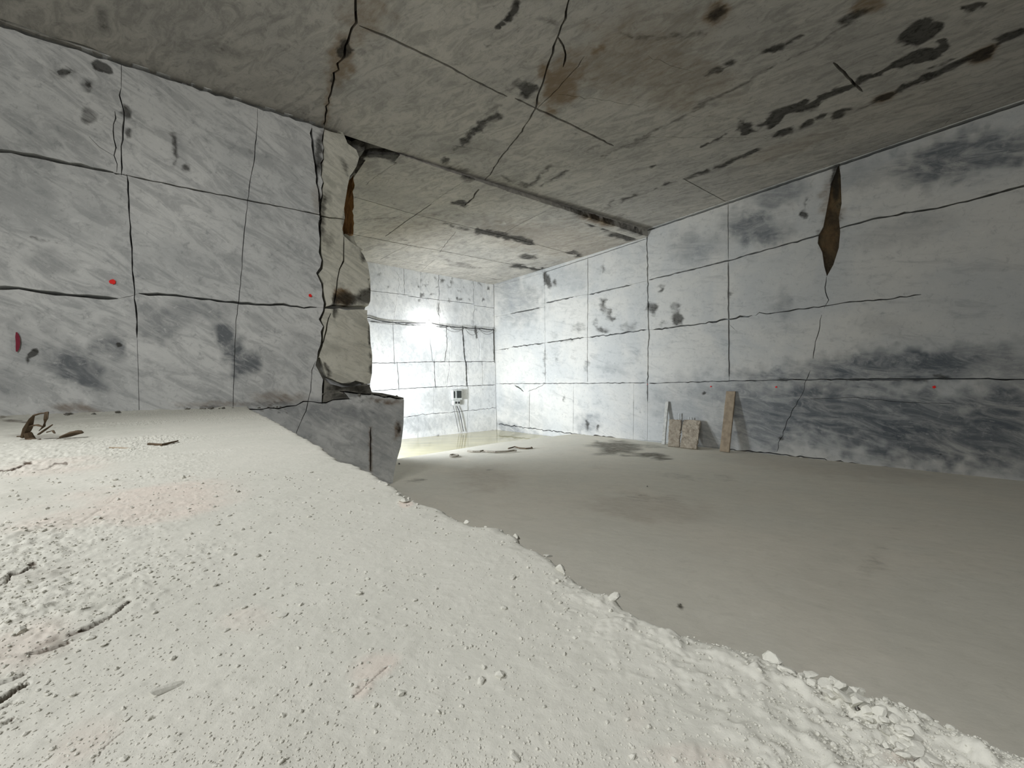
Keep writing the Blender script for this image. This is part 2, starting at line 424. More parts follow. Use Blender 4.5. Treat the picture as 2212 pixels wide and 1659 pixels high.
kL += [([(-15.2, 3.95), (WL.px(-290, 251)[0], WL.px(-290, 251)[1])], .02, .005, 'st'), ([(-15.2, 1.75), (WL.px(-190, 601)[0], WL.px(-190, 601)[1])], .02, .005, 'st'),
 HJ((262, 130), (262, 192)), HJ((262, 376), (275, 380)), HJ((296, 728), (299, 800), (301, 915)), HJ((253, 645), (280, 640), (302, 634)), HJ((243, 372), (274, 378)), HJ((556, 230), (556, 265)), HJ((509, 706), (506, 800), (503, 886)),
 HJ((682, 664), (702, 664)), HJ((672, 262), (674, 278)), HJ((700, 262), (700, 284)), HJ((696, 870), (697, 880)), HJ((742, 498), (744, 514)), HJ((722, 660), (716, 678)), HJ((782, 829), (820, 830)), HJ((866, 862), (884, 864)), HJ((740, 844), (757, 863)), HJ((432, 884), (200, 896), (-60, 915)), HJ((244, 372), (250, 376), (270, 376))]
stL = [
 ('R', 'e', 130, 158, 36, 15, -4, .5), ('R', 'e', 132, 158, 20, 4, 0, 1.3), ('R', 'e', 222, 146, 22, 9, 28, 1.5), ('R', 'e', 188, 185, 15, 22, 0, .6), ('R', 'e', 188, 182, 5, 8, 0, 1.2),
 ('R', 'e', 192, 250, 18, 20, 0, .6), ('R', 'e', 194, 256, 7, 4, 0, 1.2), ('R', 'e', 272, 243, 13, 16, 0, .8), ('R', 'e', 275, 288, 9, 10, 0, .8), ('R', 'e', 376, 322, 7, 40, 4, .75),
 ('R', 'e', 374, 288, 10, 8, 0, .6), ('R', 'e', 402, 360, 12, 9, 0, .8), ('R', 'e', 541, 326, 10, 9, 30, .45), ('R', 'e', 300, 420, 6, 22, 0, .4), ('G', 'e', 385, 330, 25, 35, 0, .5),
 ('R', 'l', [(62, 515), (125, 522)], 8, .6), ('G', 'e', 105, 570, 50, 26, 15, .6), ('G', 'e', 50, 735, 60, 60, 0, .5), ('G', 'e', 160, 790, 85, 42, 35, 1.0), ('G', 'e', 150, 800, 55, 20, 50, 1.1),
 ('G', 'e', 225, 750, 42, 40, 0, .9), ('R', 'e', 70, 763, 14, 6, -25, 1.4), ('R', 'e', 60, 775, 5, 10, 10, .9), ('R', 'e', 252, 746, 6, 5, 0, 1.4), ('R', 'e', 268, 725, 12, 14, 0, .35),
 ('G', 'e', 350, 690, 60, 40, 0, .75), ('G', 'e', 485, 725, 24, 34, 10, 1.1), ('G', 'e', 520, 775, 34, 44, -25, 1.2), ('G', 'e', 420, 670, 90, 26, 5, .7), ('G', 'e', 20, 830, 60, 30, 20, .6),
 ('G', 'e', 640, 740, 40, 30, 0, .35), ('G', 'e', 640, 330, 30, 40, 0, .4), ('G', 'e', 230, 440, 60, 80, -20, .25), ('G', 'e', 60, 430, 80, 60, 20, .4), ('G', 'e', 400, 560, 90, 40, 20, .25),
 ('B', 'e', 165, 885, 60, 10, 4, .5), ('B', 'e', 600, 858, 60, 16, 0, .45), ('B', 'e', 460, 872, 90, 8, 0, .4), ('R', 'e', 580, 872, 60, 7, 0, .5), ('R', 'e', 440, 880, 70, 6, 0, .5),
 ('R', 'e', 690, 330, 10, 50, 3, .8), ('R', 'e', 698, 460, 8, 60, 3, .7), ('R', 'e', 708, 420, 12, 22, 0, .5), ('R', 'e', 716, 515, 15, 22, 20, .55), ('R', 'e', 712, 535, 8, 22, 0, .4), ('B', 'e', 686, 430, 12, 40, 0, .35),
 ('R', 'e', 725, 660, 6, 30, 0, 1.0), ('R', 'e', 760, 645, 45, 14, 0, .85), ('R', 'e', 785, 642, 18, 18, 0, 1.0), ('B', 'e', 740, 640, 22, 20, 0, .8), ('R', 'e', 788, 552, 8, 14, -25, .9),
 ('R', 'l', [(799, 600), (800, 650)], 6, .9), ('R', 'l', [(797, 700), (803, 760), (804, 810)], 6, .8), ('B', 'e', 770, 730, 60, 60, 0, .16), ('G', 'e', 720, 755, 25, 12, 0, .5),
 ('R', 'l', [(700, 790), (715, 815)], 14, .8), ('R', 'e', 760, 836, 50, 10, 0, .9), ('R', 'e', 762, 852, 60, 7, 0, .6), ('R', 'e', 732, 310, 7, 8, 0, .3), ('R', 'e', 747, 360, 8, 30, -20, .6),
 ('R', 'e', 745, 480, 5, 40, 0, .6), ('R', 'e', 861, 926, 6, 13, 0, .9), ('B', 'e', 859, 930, 9, 18, 0, .6), ('R', 'l', [(801, 924), (801, 1018)], 4, .5), ('B', 'l', [(801, 924), (801, 1018)], 6, .6),
 ('G', 'e', 720, 890, 160, 26, 4, .7), ('G', 'e', 830, 940, 60, 70, 0, .55), ('B', 'e', 838, 868, 40, 7, 4, .6), ('R', 'e', 800, 866, 60, 5, 2, .4), ('R', 'l', [(812, 935), (824, 1010)], 5, .35),
 ('G', 'l', [(610, 900), (670, 945)], 60, .4),
]
def in_pillar(x, y): return x > 697 and y < 846
matsL = [(in_pillar, M_pillar, -0.05, 'broken_block'), (lambda x, y: x > 690 and y < 868, M_darkrock, -0.03, 'broken_block')]
wall_left = build_rock('wall_left', WL, outL, kL, M_left, stL, grid=7, depth=0.28, relief=0.012, tile=0.012, back=1.6, mats=matsL, seed=3)

def rough_slab(name, pl, pts, thick, mat, parent=None, amp=0.04, step=0.06, seed=1, taper=0.0, **kw):
    """an irregular piece of rock: outline on a plane, thickness behind it, broken faces"""
    r = np.random.default_rng(seed)
    o2 = jag(P_(pl, *pts, pts[0]), amp * .4, step * 1.5, r)[:-1]
    cen = np.mean(o2, 0); n = len(o2)
    V = []; rings = [(0.0, .55, .012), (0.0, 1.0, 0), (-thick * .5, 1.03, 0), (-thick, .96 - taper, 0)]
    for h, sc, bump in rings:
        for p in o2:
            q = cen + (p - cen) * sc; V.append(pl.w(q[None], np.array([h + bump + r.normal(0, amp * .35)]))[0])
    Fs = []
    for k in range(3):
        for i in range(n):
            j = (i + 1) % n; Fs.append((k * n + i, (k + 1) * n + i, (k + 1) * n + j, k * n + j))
    V.append(pl.w(cen[None], np.array([.015]))[0]); c = len(V) - 1
    for i in range(n): Fs.append((c, i, (i + 1) % n))
    Fs.append(tuple(3 * n + i for i in range(n))[::-1])
    bm = bmesh.new(); vs_ = [bm.verts.new(p) for p in V]
    for f in Fs:
        try: bm.faces.new([vs_[q] for q in f])
        except Exception: pass
    bmesh.ops.recalc_face_normals(bm, faces=bm.faces); bmesh.ops.triangulate(bm, faces=bm.faces)
    me = bpy.data.meshes.new(name); bm.to_mesh(me); bm.free()
    set_attr(me, np.tile([0, 0, 0, 1], (len(V), 1)))
    return link(name, me, mat, parent, **kw)
rough_slab('rust_stained_slab', WL.off(-.75), [(752, 368), (764, 372), (764, 440), (763, 506), (740, 508), (728, 480), (735, 420)], .25, M_rust, wall_left, seed=4, label='orange-brown rust stained rock face behind the cracked pillar')
rough_slab('broken_wedge', WL.off(-.5), [(742, 298), (768, 302), (790, 308), (782, 328), (768, 350), (764, 376), (745, 380), (735, 340)], .7, M_darkrock, wall_left, seed=5, amp=.08)
rough_slab('broken_wedge', WL.off(-.95), [(788, 306), (830, 322), (846, 334), (800, 338), (778, 350), (770, 375), (764, 372), (768, 350)], .7, M_darkrock, wall_left, seed=6, amp=.06)
rough_slab('broken_wedge', WL.off(-.5), [(745, 505), (765, 508), (770, 528), (784, 540), (770, 545), (745, 525)], .4, M_pillar, wall_left, seed=8, amp=.05)

def disc(name, pl, x, y, r, mat, parent, n=14, h=.022, squash=1.0):
    c = np.array(pl.px(x, y)); V = []
    rr = np.random.default_rng(int(x))
    ring = [c + np.array([math.cos(2 * math.pi * i / n), math.sin(2 * math.pi * i / n) * squash]) * r * rr.uniform(.82, 1.15) for i in range(n)]
    V = [pl.w(c[None], np.array([h]))[0]] + [pl.w(p[None], np.array([h]))[0] for p in ring] + [pl.w(p[None], np.array([h - .02]))[0] for p in ring]
    Fs = [(0, 1 + i, 1 + (i + 1) % n) for i in range(n)] + [(1 + i, 1 + n + i, 1 + n + (i + 1) % n, 1 + (i + 1) % n) for i in range(n)]
    return link(name, mesh_np(name, V, Fs), mat, parent)
disc('red_paint_dot', WL, 243, 609, .042, M_redpaint, wall_left)
disc('red_paint_dot', WL, 670, 639, .034, M_redpaint, wall_left)
def stroke_mark(name, pl, pts, wd, mat, parent, h=.024):
    p2 = [np.array(pl.px(*p)) for p in pts]; rb = ribbon(p2, wd, .1, rng); n = len(p2)
    V = [pl.w(q[None], np.array([h]))[0] for q in rb]; Fs = [(i, i + 1, 2 * n - 2 - i, 2 * n - 1 - i) for i in range(n - 1)]
    return link(name, mesh_np(name, V, Fs), mat, parent)
stroke_mark('crimson_line_mark', WL, [(37, 718), (39, 728), (40, 740), (39, 752), (37, 760)], .045, M_crimson, wall_left)

# ================================================================== RIGHT WALL
_m = np.array([[WR.S[0], -WF.S[0]], [WR.S[1], -WF.S[1]]]); sFar = float(np.linalg.solve(_m, (WF.O - WR.O)[:2])[0]) - .15
outR = [(sFar, ZC + .03), (23.0, ZC + .03), (23.0, ZF - .3), (sFar, ZW - 1.0)]
kR = [
 ([(0.02, ZC - .055), (22.9, ZC - .055)], .075, .004, 'st'),
 ([(1180, 587), (1290, 551), (1396, 516)], .035, .004),
 ([(1402, 605), (1573, 563), (1700, 527), (1780, 505), (1830, 488), (1900, 470), (2040, 446), (2300, 380)], .045, .008),
 ([(1411, 712), (1500, 702), (1573, 690), (1625, 681)], .05, .012), ([(1632, 682), (1640, 675), (1655, 678), (1780, 661), (1835, 652), (1900, 647), (1990, 636)], .03, .012),
 ([(1079, 829), (1240, 828), (1395, 827)], .035, .008), ([(1402, 828), (1500, 825), (1640, 822), (1720, 820), (1830, 820), (2030, 818), (2212, 820), (2300, 820)], .03, .008),
 ([(1830, 820), (1870, 820), (2020, 818)], .055, .006),
 ([(1397, 500), (1399, 600), (1401, 690), (1402, 716), (1400, 760), (1399, 868)], .05, .012),
 ([(1573, 440), (1573, 560)], .022, .003), ([(1573, 568), (1574, 690), (1575, 814)], .04, .004),
 ([(1270, 556), (1270, 640), (1269, 730), (1269, 826)], .03, .008), ([(1176, 590), (1177, 700), (1178, 826)], .018, .012),
 ([(1102, 678), (1166, 665)], .06, .008), ([(1180, 654), (1240, 641)], .06, .008), ([(1273, 636), (1364, 615)], .055, .008),
 ([(1106, 750), (1176, 741)], .05, .01), ([(1182, 740), (1262, 729)], .055, .012), ([(1275, 728), (1345, 720), (1397, 712)], .05, .015),
 ([(1079, 756), (1100, 752)], .03, .02),
 ([(1144, 846), (1143, 924)], .025, .006), ([(1239, 832), (1238, 935)], .02, .006), ([(1369, 862), (1368, 944)], .018, .006),
 ([(1076, 916), (1143, 925), (1240, 937), (1330, 946)], .045, .02), ([(1560, 968), (1760, 990), (2000, 1022), (2212, 1049), (2300, 1060)], .04, .02),
 ([(1112, 832), (1122, 838), (1131, 846)], .06, .01), ([(1140, 846), (1160, 838), (1178, 829)], .02, .01),
 ([(1785, 598), (1782, 620), (1786, 640), (1790, 648), (1780, 665)], .02, .02), ([(1775, 680), (1769, 715), (1760, 750), (1756, 775)], .022, .015),
 ([(1750, 800), (1738, 828), (1728, 860), (1710, 890), (1696, 925), (1686, 948), (1678, 976)], .016, .015),
 ([(1750, 862), (1850, 858), (1940, 868), (2060, 872)], .01, .008), ([(1575, 700), (1590, 715)], .01, .01),
]
kR += [HJ((1066, 620), (1184, 586)), HJ((1394, 517), (1399, 512)), HJ((1396, 470), (1397, 503)), HJ((1399, 866), (1399, 900), (1398, 960)), HJ((1394, 607), (1404, 604)), HJ((1066, 685), (1104, 678)), HJ((1164, 665), (1180, 662)), HJ((1172, 656), (1183, 653)),
 HJ((1238, 641), (1274, 635)), HJ((1266, 638), (1275, 636)), HJ((1362, 615), (1402, 606)), HJ((1066, 758), (1108, 750)), HJ((1174, 741), (1185, 739)), HJ((1260, 729), (1278, 728)), HJ((1395, 712), (1414, 712)), HJ((1622, 681), (1635, 682)),
 HJ((1066, 829), (1082, 829)), HJ((1392, 827), (1405, 828)), HJ((1573, 425), (1573, 444)), HJ((1573, 556), (1573, 572)), HJ((1575, 810), (1575, 828)), HJ((1270, 540), (1270, 560)), HJ((1269, 822), (1269, 832)), HJ((1176, 578), (1176, 594)), HJ((1178, 822), (1178, 832)),
 HJ((1144, 826), (1144, 850)), HJ((1143, 920), (1143, 932)), HJ((1239, 826), (1239, 836)), HJ((1238, 932), (1238, 945)), HJ((1369, 825), (1369, 866)), HJ((1368, 940), (1368, 956)), HJ((1328, 946), (1450, 956), (1564, 969)), HJ((1066, 914), (1080, 917)),
 ([(-.2, ZC - .055), (.1, ZC - .055)], .03, .002, 'st'), ([(22.8, ZC - .055), (23.2, ZC - .055)], .03, .002, 'st'), ([WR.px(2290, 820), (23.2, -.15)], .02, .004, 'st'), ([WR.px(2290, 382), (23.2, WR.px(2290, 382)[1])], .02, .004, 'st')]
pkR = [([(1812, 352), (1816, 380), (1818, 440), (1812, 470), (1815, 500), (1812, 535), (1800, 572), (1786, 597), (1780, 575), (1776, 545), (1766, 525), (1768, 508),
         (1778, 490), (1788, 440), (1796, 395)], .05, 'spalled_pocket', M_pocket)]
stR = [
 ('B', 'e', 1794, 460, 24, 95, 4, .45), ('R', 'e', 1806, 395, 9, 40, 4, 1.0), ('R', 'e', 1796, 470, 20, 22, 4, .6), ('R', 'e', 1770, 505, 8, 12, 0, .5), ('R', 'e', 1822, 500, 9, 14, 0, .3),
 ('R', 'e', 1737, 465, 9, 8, 0, 1.2), ('R', 'e', 1738, 440, 4, 18, 5, .6), ('R', 'e', 1754, 395, 3, 16, 25, .4),
 ('R', 'e', 1411, 667, 12, 15, -10, .8), ('R', 'e', 1461, 660, 11, 11, 0, .8), ('R', 'e', 1463, 688, 16, 14, 0, .85), ('R', 'e', 1430, 625, 5, 12, 0, .8), ('R', 'e', 1431, 700, 6, 22, 0, .45),
 ('R', 'e', 1577, 638, 6, 10, 0, .7), ('R', 'e', 1520, 652, 4, 4, 0, .5),
 ('R', 'e', 1305, 655, 9, 12, 0, .75), ('R', 'e', 1320, 682, 9, 14, 0, .75), ('R', 'e', 1287, 694, 8, 12, 0, .5), ('R', 'e', 1302, 712, 16, 7, 0, .7), ('R', 'e', 1360, 706, 22, 12, 0, .5), ('R', 'e', 1308, 668, 8, 18, 0, .5),
 ('R', 'e', 1303, 582, 4, 12, 0, .6), ('R', 'e', 1281, 575, 3, 16, 0, .4), ('R', 'e', 1180, 600, 7, 17, -5, 1.0), ('R', 'e', 1187, 612, 6, 12, -20, 1.0), ('R', 'e', 1199, 612, 5, 10, 0, .7), ('R', 'e', 1161, 650, 6, 5, -40, .5),
 ('R', 'e', 1215, 694, 4, 10, -10, .45), ('R', 'e', 1250, 708, 20, 14, -20, .45), ('R', 'e', 1196, 722, 14, 10, 0, .35), ('R', 'e', 1177, 770, 4, 24, 0, .5), ('R', 'e', 1200, 775, 7, 10, 0, .4),
 ('R', 'e', 1266, 790, 6, 22, 0, .45), ('R', 'e', 1240, 770, 9, 20, 0, .3), ('R', 'e', 1220, 738, 24, 5, -6, .5), ('R', 'e', 1175, 806, 4, 12, 0, .5), ('G', 'e', 1330, 800, 30, 10, 10, .4),
 ('R', 'e', 1267, 922, 4, 14, 6, 1.0), ('R', 'e', 1289, 924, 4, 13, 6, 1.0), ('R', 'e', 1217, 862, 3, 9, 15, .7), ('R', 'e', 1383, 880, 2, 12, 0, .6), ('G', 'e', 1270, 915, 24, 20, 0, .6),
 ('R', 'e', 1434, 857, 4, 2, 10, 1.2), ('R', 'e', 1452, 856, 4, 2, 20, 1.0), ('R', 'e', 1522, 851, 4, 3, 10, 1.2), ('R', 'e', 1687, 945, 7, 5, 0, .8), ('R', 'e', 2032, 982, 6, 5, 0, .7),
 ('G', 'e', 1120, 650, 55, 50, 40, .5), ('G', 'e', 1100, 620, 40, 25, 0, .5), ('G', 'e', 1230, 600, 50, 30, 0, .25), ('G', 'e', 1130, 890, 60, 30, 35, .35), ('G', 'e', 1120, 935, 60, 16, 20, .8),
 ('G', 'e', 1630, 490, 70, 36, 8, .85), ('G', 'e', 1500, 530, 60, 30, 0, .45), ('G', 'e', 2090, 340, 170, 45, -12, .95), ('G', 'e', 1680, 420, 60, 30, -20, .6), ('G', 'e', 1950, 500, 120, 30, -15, .3), ('G', 'e', 1870, 380, 60, 30, -15, .35),
 ('G', 'e', 1690, 660, 26, 22, 0, .5), ('G', 'e', 1690, 640, 9, 26, 0, .3), ('G', 'e', 1900, 700, 60, 20, 0, .2),
 ('G', 'e', 1950, 790, 230, 34, -3, 1.0), ('G', 'e', 2060, 765, 90, 22, -8, .6), ('R', 'e', 2035, 812, 22, 7, 0, .7), ('G', 'e', 2190, 800, 60, 60, 0, .6), ('G', 'e', 1680, 812, 70, 12, 0, .8),
 ('G', 'e', 1950, 915, 420, 72, 8, .95), ('G', 'e', 1640, 900, 80, 60, 30, .8), ('G', 'e', 2160, 900, 90, 70, 20, 1.0), ('G', 'e', 1950, 920, 60, 26, 0, 1.2), ('G', 'e', 1480, 870, 90, 40, 10, .35), ('G', 'e', 1560, 940, 80, 30, 0, .5),
 ('R', 'e', 1690, 821, 16, 3, 0, .7), ('R', 'l', [(1830, 821), (2020, 819)], 5, .7),
]
matsR = [(lambda x, y: x > 1398 and y < 1e4, M_right, 0.0, None)]
wall_right = build_rock('wall_right', WR, outR, kR, M_right, stR, grid=7, depth=0.28, relief=0.010, tile=0.006, back=0.8, mats=matsR, pockets=pkR, seed=5)
for x, y, rr in ((1536, 835, .022), (1677, 836, .026), (2018, 836, .032), (1399, 830, .012)): disc('red_paint_dot', WR, x, y, rr, M_redpaint, wall_right)

# ================================================================== FAR WALL
lf = np.linalg.norm(FB1 - FB0)
lf = float(np.linalg.solve(_m, (WF.O - WR.O)[:2])[1]) - .03
outF = [(-11.0, ZC + .1), (lf, ZC + .1), (lf, ZW - .6), (-11.0, ZW - .6)]
kF = [
 ([(560, 600), (800, 628), (880, 637)], 0.025, .006), ([(886, 640), (1020, 656)], 0.028, .006), ([(1027, 660), (1074, 666)], 0.025, .006),
 ([(560, 676), (800, 694), (930, 703), (1076, 713)], 0.031, .012), ([(560, 785), (803, 784), (850, 784), (935, 781), (1076, 781)], 0.031, .01),
 ([(560, 858), (805, 845), (862, 840), (940, 836), (1076, 831)], 0.031, .01), ([(700, 925), (873, 901), (937, 893), (1000, 888), (1075, 881)], 0.025, .02),
 ([(849, 697), (850, 740), (852, 782)], 0.031, .006), ([(928, 704), (930, 745), (935, 780)], 0.031, .012), ([(965, 706), (966, 745), (962, 780)], 0.043, .02), ([(971, 706), (972, 780)], 0.019, .008),
 ([(1000, 708), (1002, 745), (1005, 780)], 0.098, .006), ([(1033, 710), (1037, 745), (1036, 780)], 0.019, .02), ([(1066, 712), (1068, 780)], 0.098, .006),
 ([(858, 785), (861, 812), (862, 839)], 0.037, .008), ([(938, 782), (939, 810), (941, 836)], 0.056, .008), ([(970, 782), (971, 800), (966, 835)], 0.031, .02), ([(1007, 782), (1009, 831)], 0.120, .006), ([(1041, 782), (1042, 831)], 0.019, .01),
 ([(937, 840), (936, 893)], 0.015, .005), ([(1010, 836), (1010, 886)], 0.009, .005), ([(1010, 890), (1010, 932)], 0.019, .005), ([(903, 897), (903, 946)], 0.009, .005),
 ([(908, 560), (909, 640)], 0.012, .006), ([(1022, 585), (1024, 656), (1022, 704)], 0.025, .03), ([(948, 570), (948, 646), (950, 700)], 0.031, .03), ([(871, 555), (873, 632)], 0.028, .01),
 ([(858, 588), (862, 610), (858, 640), (850, 690)], 0.012, .02), ([(1041, 608), (1042, 650)], 0.015, .01),
]
stF = [('R', 'e', 838, 620, 3, 5, 0, .6), ('R', 'e', 818, 592, 6, 5, 0, .6), ('R', 'e', 880, 605, 3, 4, 0, .5), ('R', 'e', 953, 605, 4, 3, 0, .8)] + \
      [('R', 'e', 900 + 160 * random.random(), 600 + 55 * random.random(), 1.5 + 3 * random.random(), 1.5 + 3 * random.random(), 0, .45 + .4 * random.random()) for _ in range(46)] + \
      [('R', 'e', 805 + 90 * random.random(), 590 + 90 * random.random(), 1.5 + 2 * random.random(), 2 + 3 * random.random(), 0, .4) for _ in range(22)] + \
      [('R', 'e', 986, 644, 5, 4, 0, .9), ('R', 'e', 998, 646, 3, 3, 0, .8), ('R', 'e', 1014, 645, 5, 2, 0, .7), ('R', 'e', 948, 670, 3, 16, 0, .6), ('R', 'e', 1030, 718, 3, 16, -8, 1.1),
       ('G', 'e', 985, 665, 8, 10, 0, .5), ('G', 'e', 1024, 690, 5, 16, 0, .5), ('G', 'e', 905, 915, 60, 20, 0, .6), ('G', 'e', 955, 865, 50, 22, 10, .5), ('G', 'e', 960, 905, 40, 12, 0, .5),
       ('R', 'e', 1040, 785, 2, 6, 0, .6), ('R', 'e', 1045, 841, 2, 5, 0, .6), ('R', 'e', 1060, 841, 2, 5, 0, .6), ('R', 'l', [(960, 942), (1072, 927)], 4, .4), ('R', 'e', 945, 944, 12, 2, 0, .7)]
stF += [('R', 'l', [(948, 600), (948, 692)], 5, .3), ('R', 'l', [(1000, 708), (1005, 780)], 5, .5), ('R', 'l', [(1008, 782), (1008, 831)], 5, .5), ('R', 'l', [(1067, 712), (1068, 780)], 4, .5)]
wall_far = build_rock('wall_far', WF, outF, kF, M_far, stF, grid=5, ext=.12, depth=0.3, relief=0.02, tile=0.02, back=.6, seed=7)

# ================================================================== CEILINGS
cWR = WR.w(np.array([[22.0, 0]]))[0]
lipT = [(741, 291), (789, 307), (863, 331), (948, 358), (1046, 389), (1139, 418), (1270, 457)]
outC = [(A1[0], A1[1]), (cWR[0], cWR[1]), (12, -12), (-16, -12), tuple(WL.w(np.array([[-14.5, 0]]))[0][:2])] + [CEIL.px(*p) for p in lipT]
kC = [
 ([(776, 55), (850, 86), (950, 133), (1040, 181), (1096, 209)], .05, .006), ([(1112, 212), (1160, 236), (1240, 273), (1326, 316)], .055, .006),
 ([(770, -30), (768, 0), (768, 25), (770, 50), (752, 90), (738, 130), (722, 170), (714, 205), (706, 240), (699, 276)], .035, .02),
 ([(1234, -30), (1226, 10), (1222, 40), (1208, 72), (1196, 100), (1184, 140), (1174, 175), (1160, 215), (1157, 235), (1148, 250), (1128, 285), (1110, 305), (1082, 340), (1062, 372), (1048, 388), (1041, 398)], .035, .012),
 ([(1204, 78), (1217, 100), (1222, 118), (1216, 145)], .035, .015), ([(1262, 122), (1240, 152), (1214, 180), (1196, 200), (1160, 236)], .018, .012),
 ([(1800, 135), (1832, 168), (1864, 199)], .05, .004), ([(1476, 386), (1520, 410), (1568, 436)], .03, .003),
 ([(1400, 431), (1480, 412), (1600, 388), (1720, 368), (1812, 349)], .012, .01), ([(1812, 349), (1900, 315), (2010, 290), (2100, 225), (2212, 190)], .012, .02),
 ([(1830, 338), (1900, 312), (2000, 275), (2212, 199)], .02, .008),
 ([(-60, 22), (30, 53), (110, 80), (190, 103), (230, 120), (243, 128)], .07, .01), ([(225, 131), (400, 184), (560, 231), (700, 276)], .03, .006),
 ([(955, 310), (1010, 318), (1060, 326)], .008, .02), ([(900, 350), (980, 330), (1020, 318)], .008, .02), ([(1480, 248), (1530, 251), (1600, 258)], .008, .02), ([(1400, 296), (1500, 297), (1700, 299)], .01, .02),
 ([(1200, 204), (1290, 214), (1390, 232)], .008, .02), ([(1400, 120), (1460, 145), (1500, 156)], .006, .02),
]
def _st(x, y): return tuple(CEIL.px(x, y))
kC += [HJ((768, 48), (778, 56)), HJ((1094, 208), (1114, 213)), HJ((1042, 396), (1030, 408), (1024, 418)), ([_st(770, -28), (_st(770, -28)[0] - .3, 0.), (-6.0, -12.2)], .03, .02, 'st'), ([_st(1234, -28), (1.2, 0.), (2.5, -12.2)], .03, .02, 'st'), HJ((700, 270), (696, 290))]
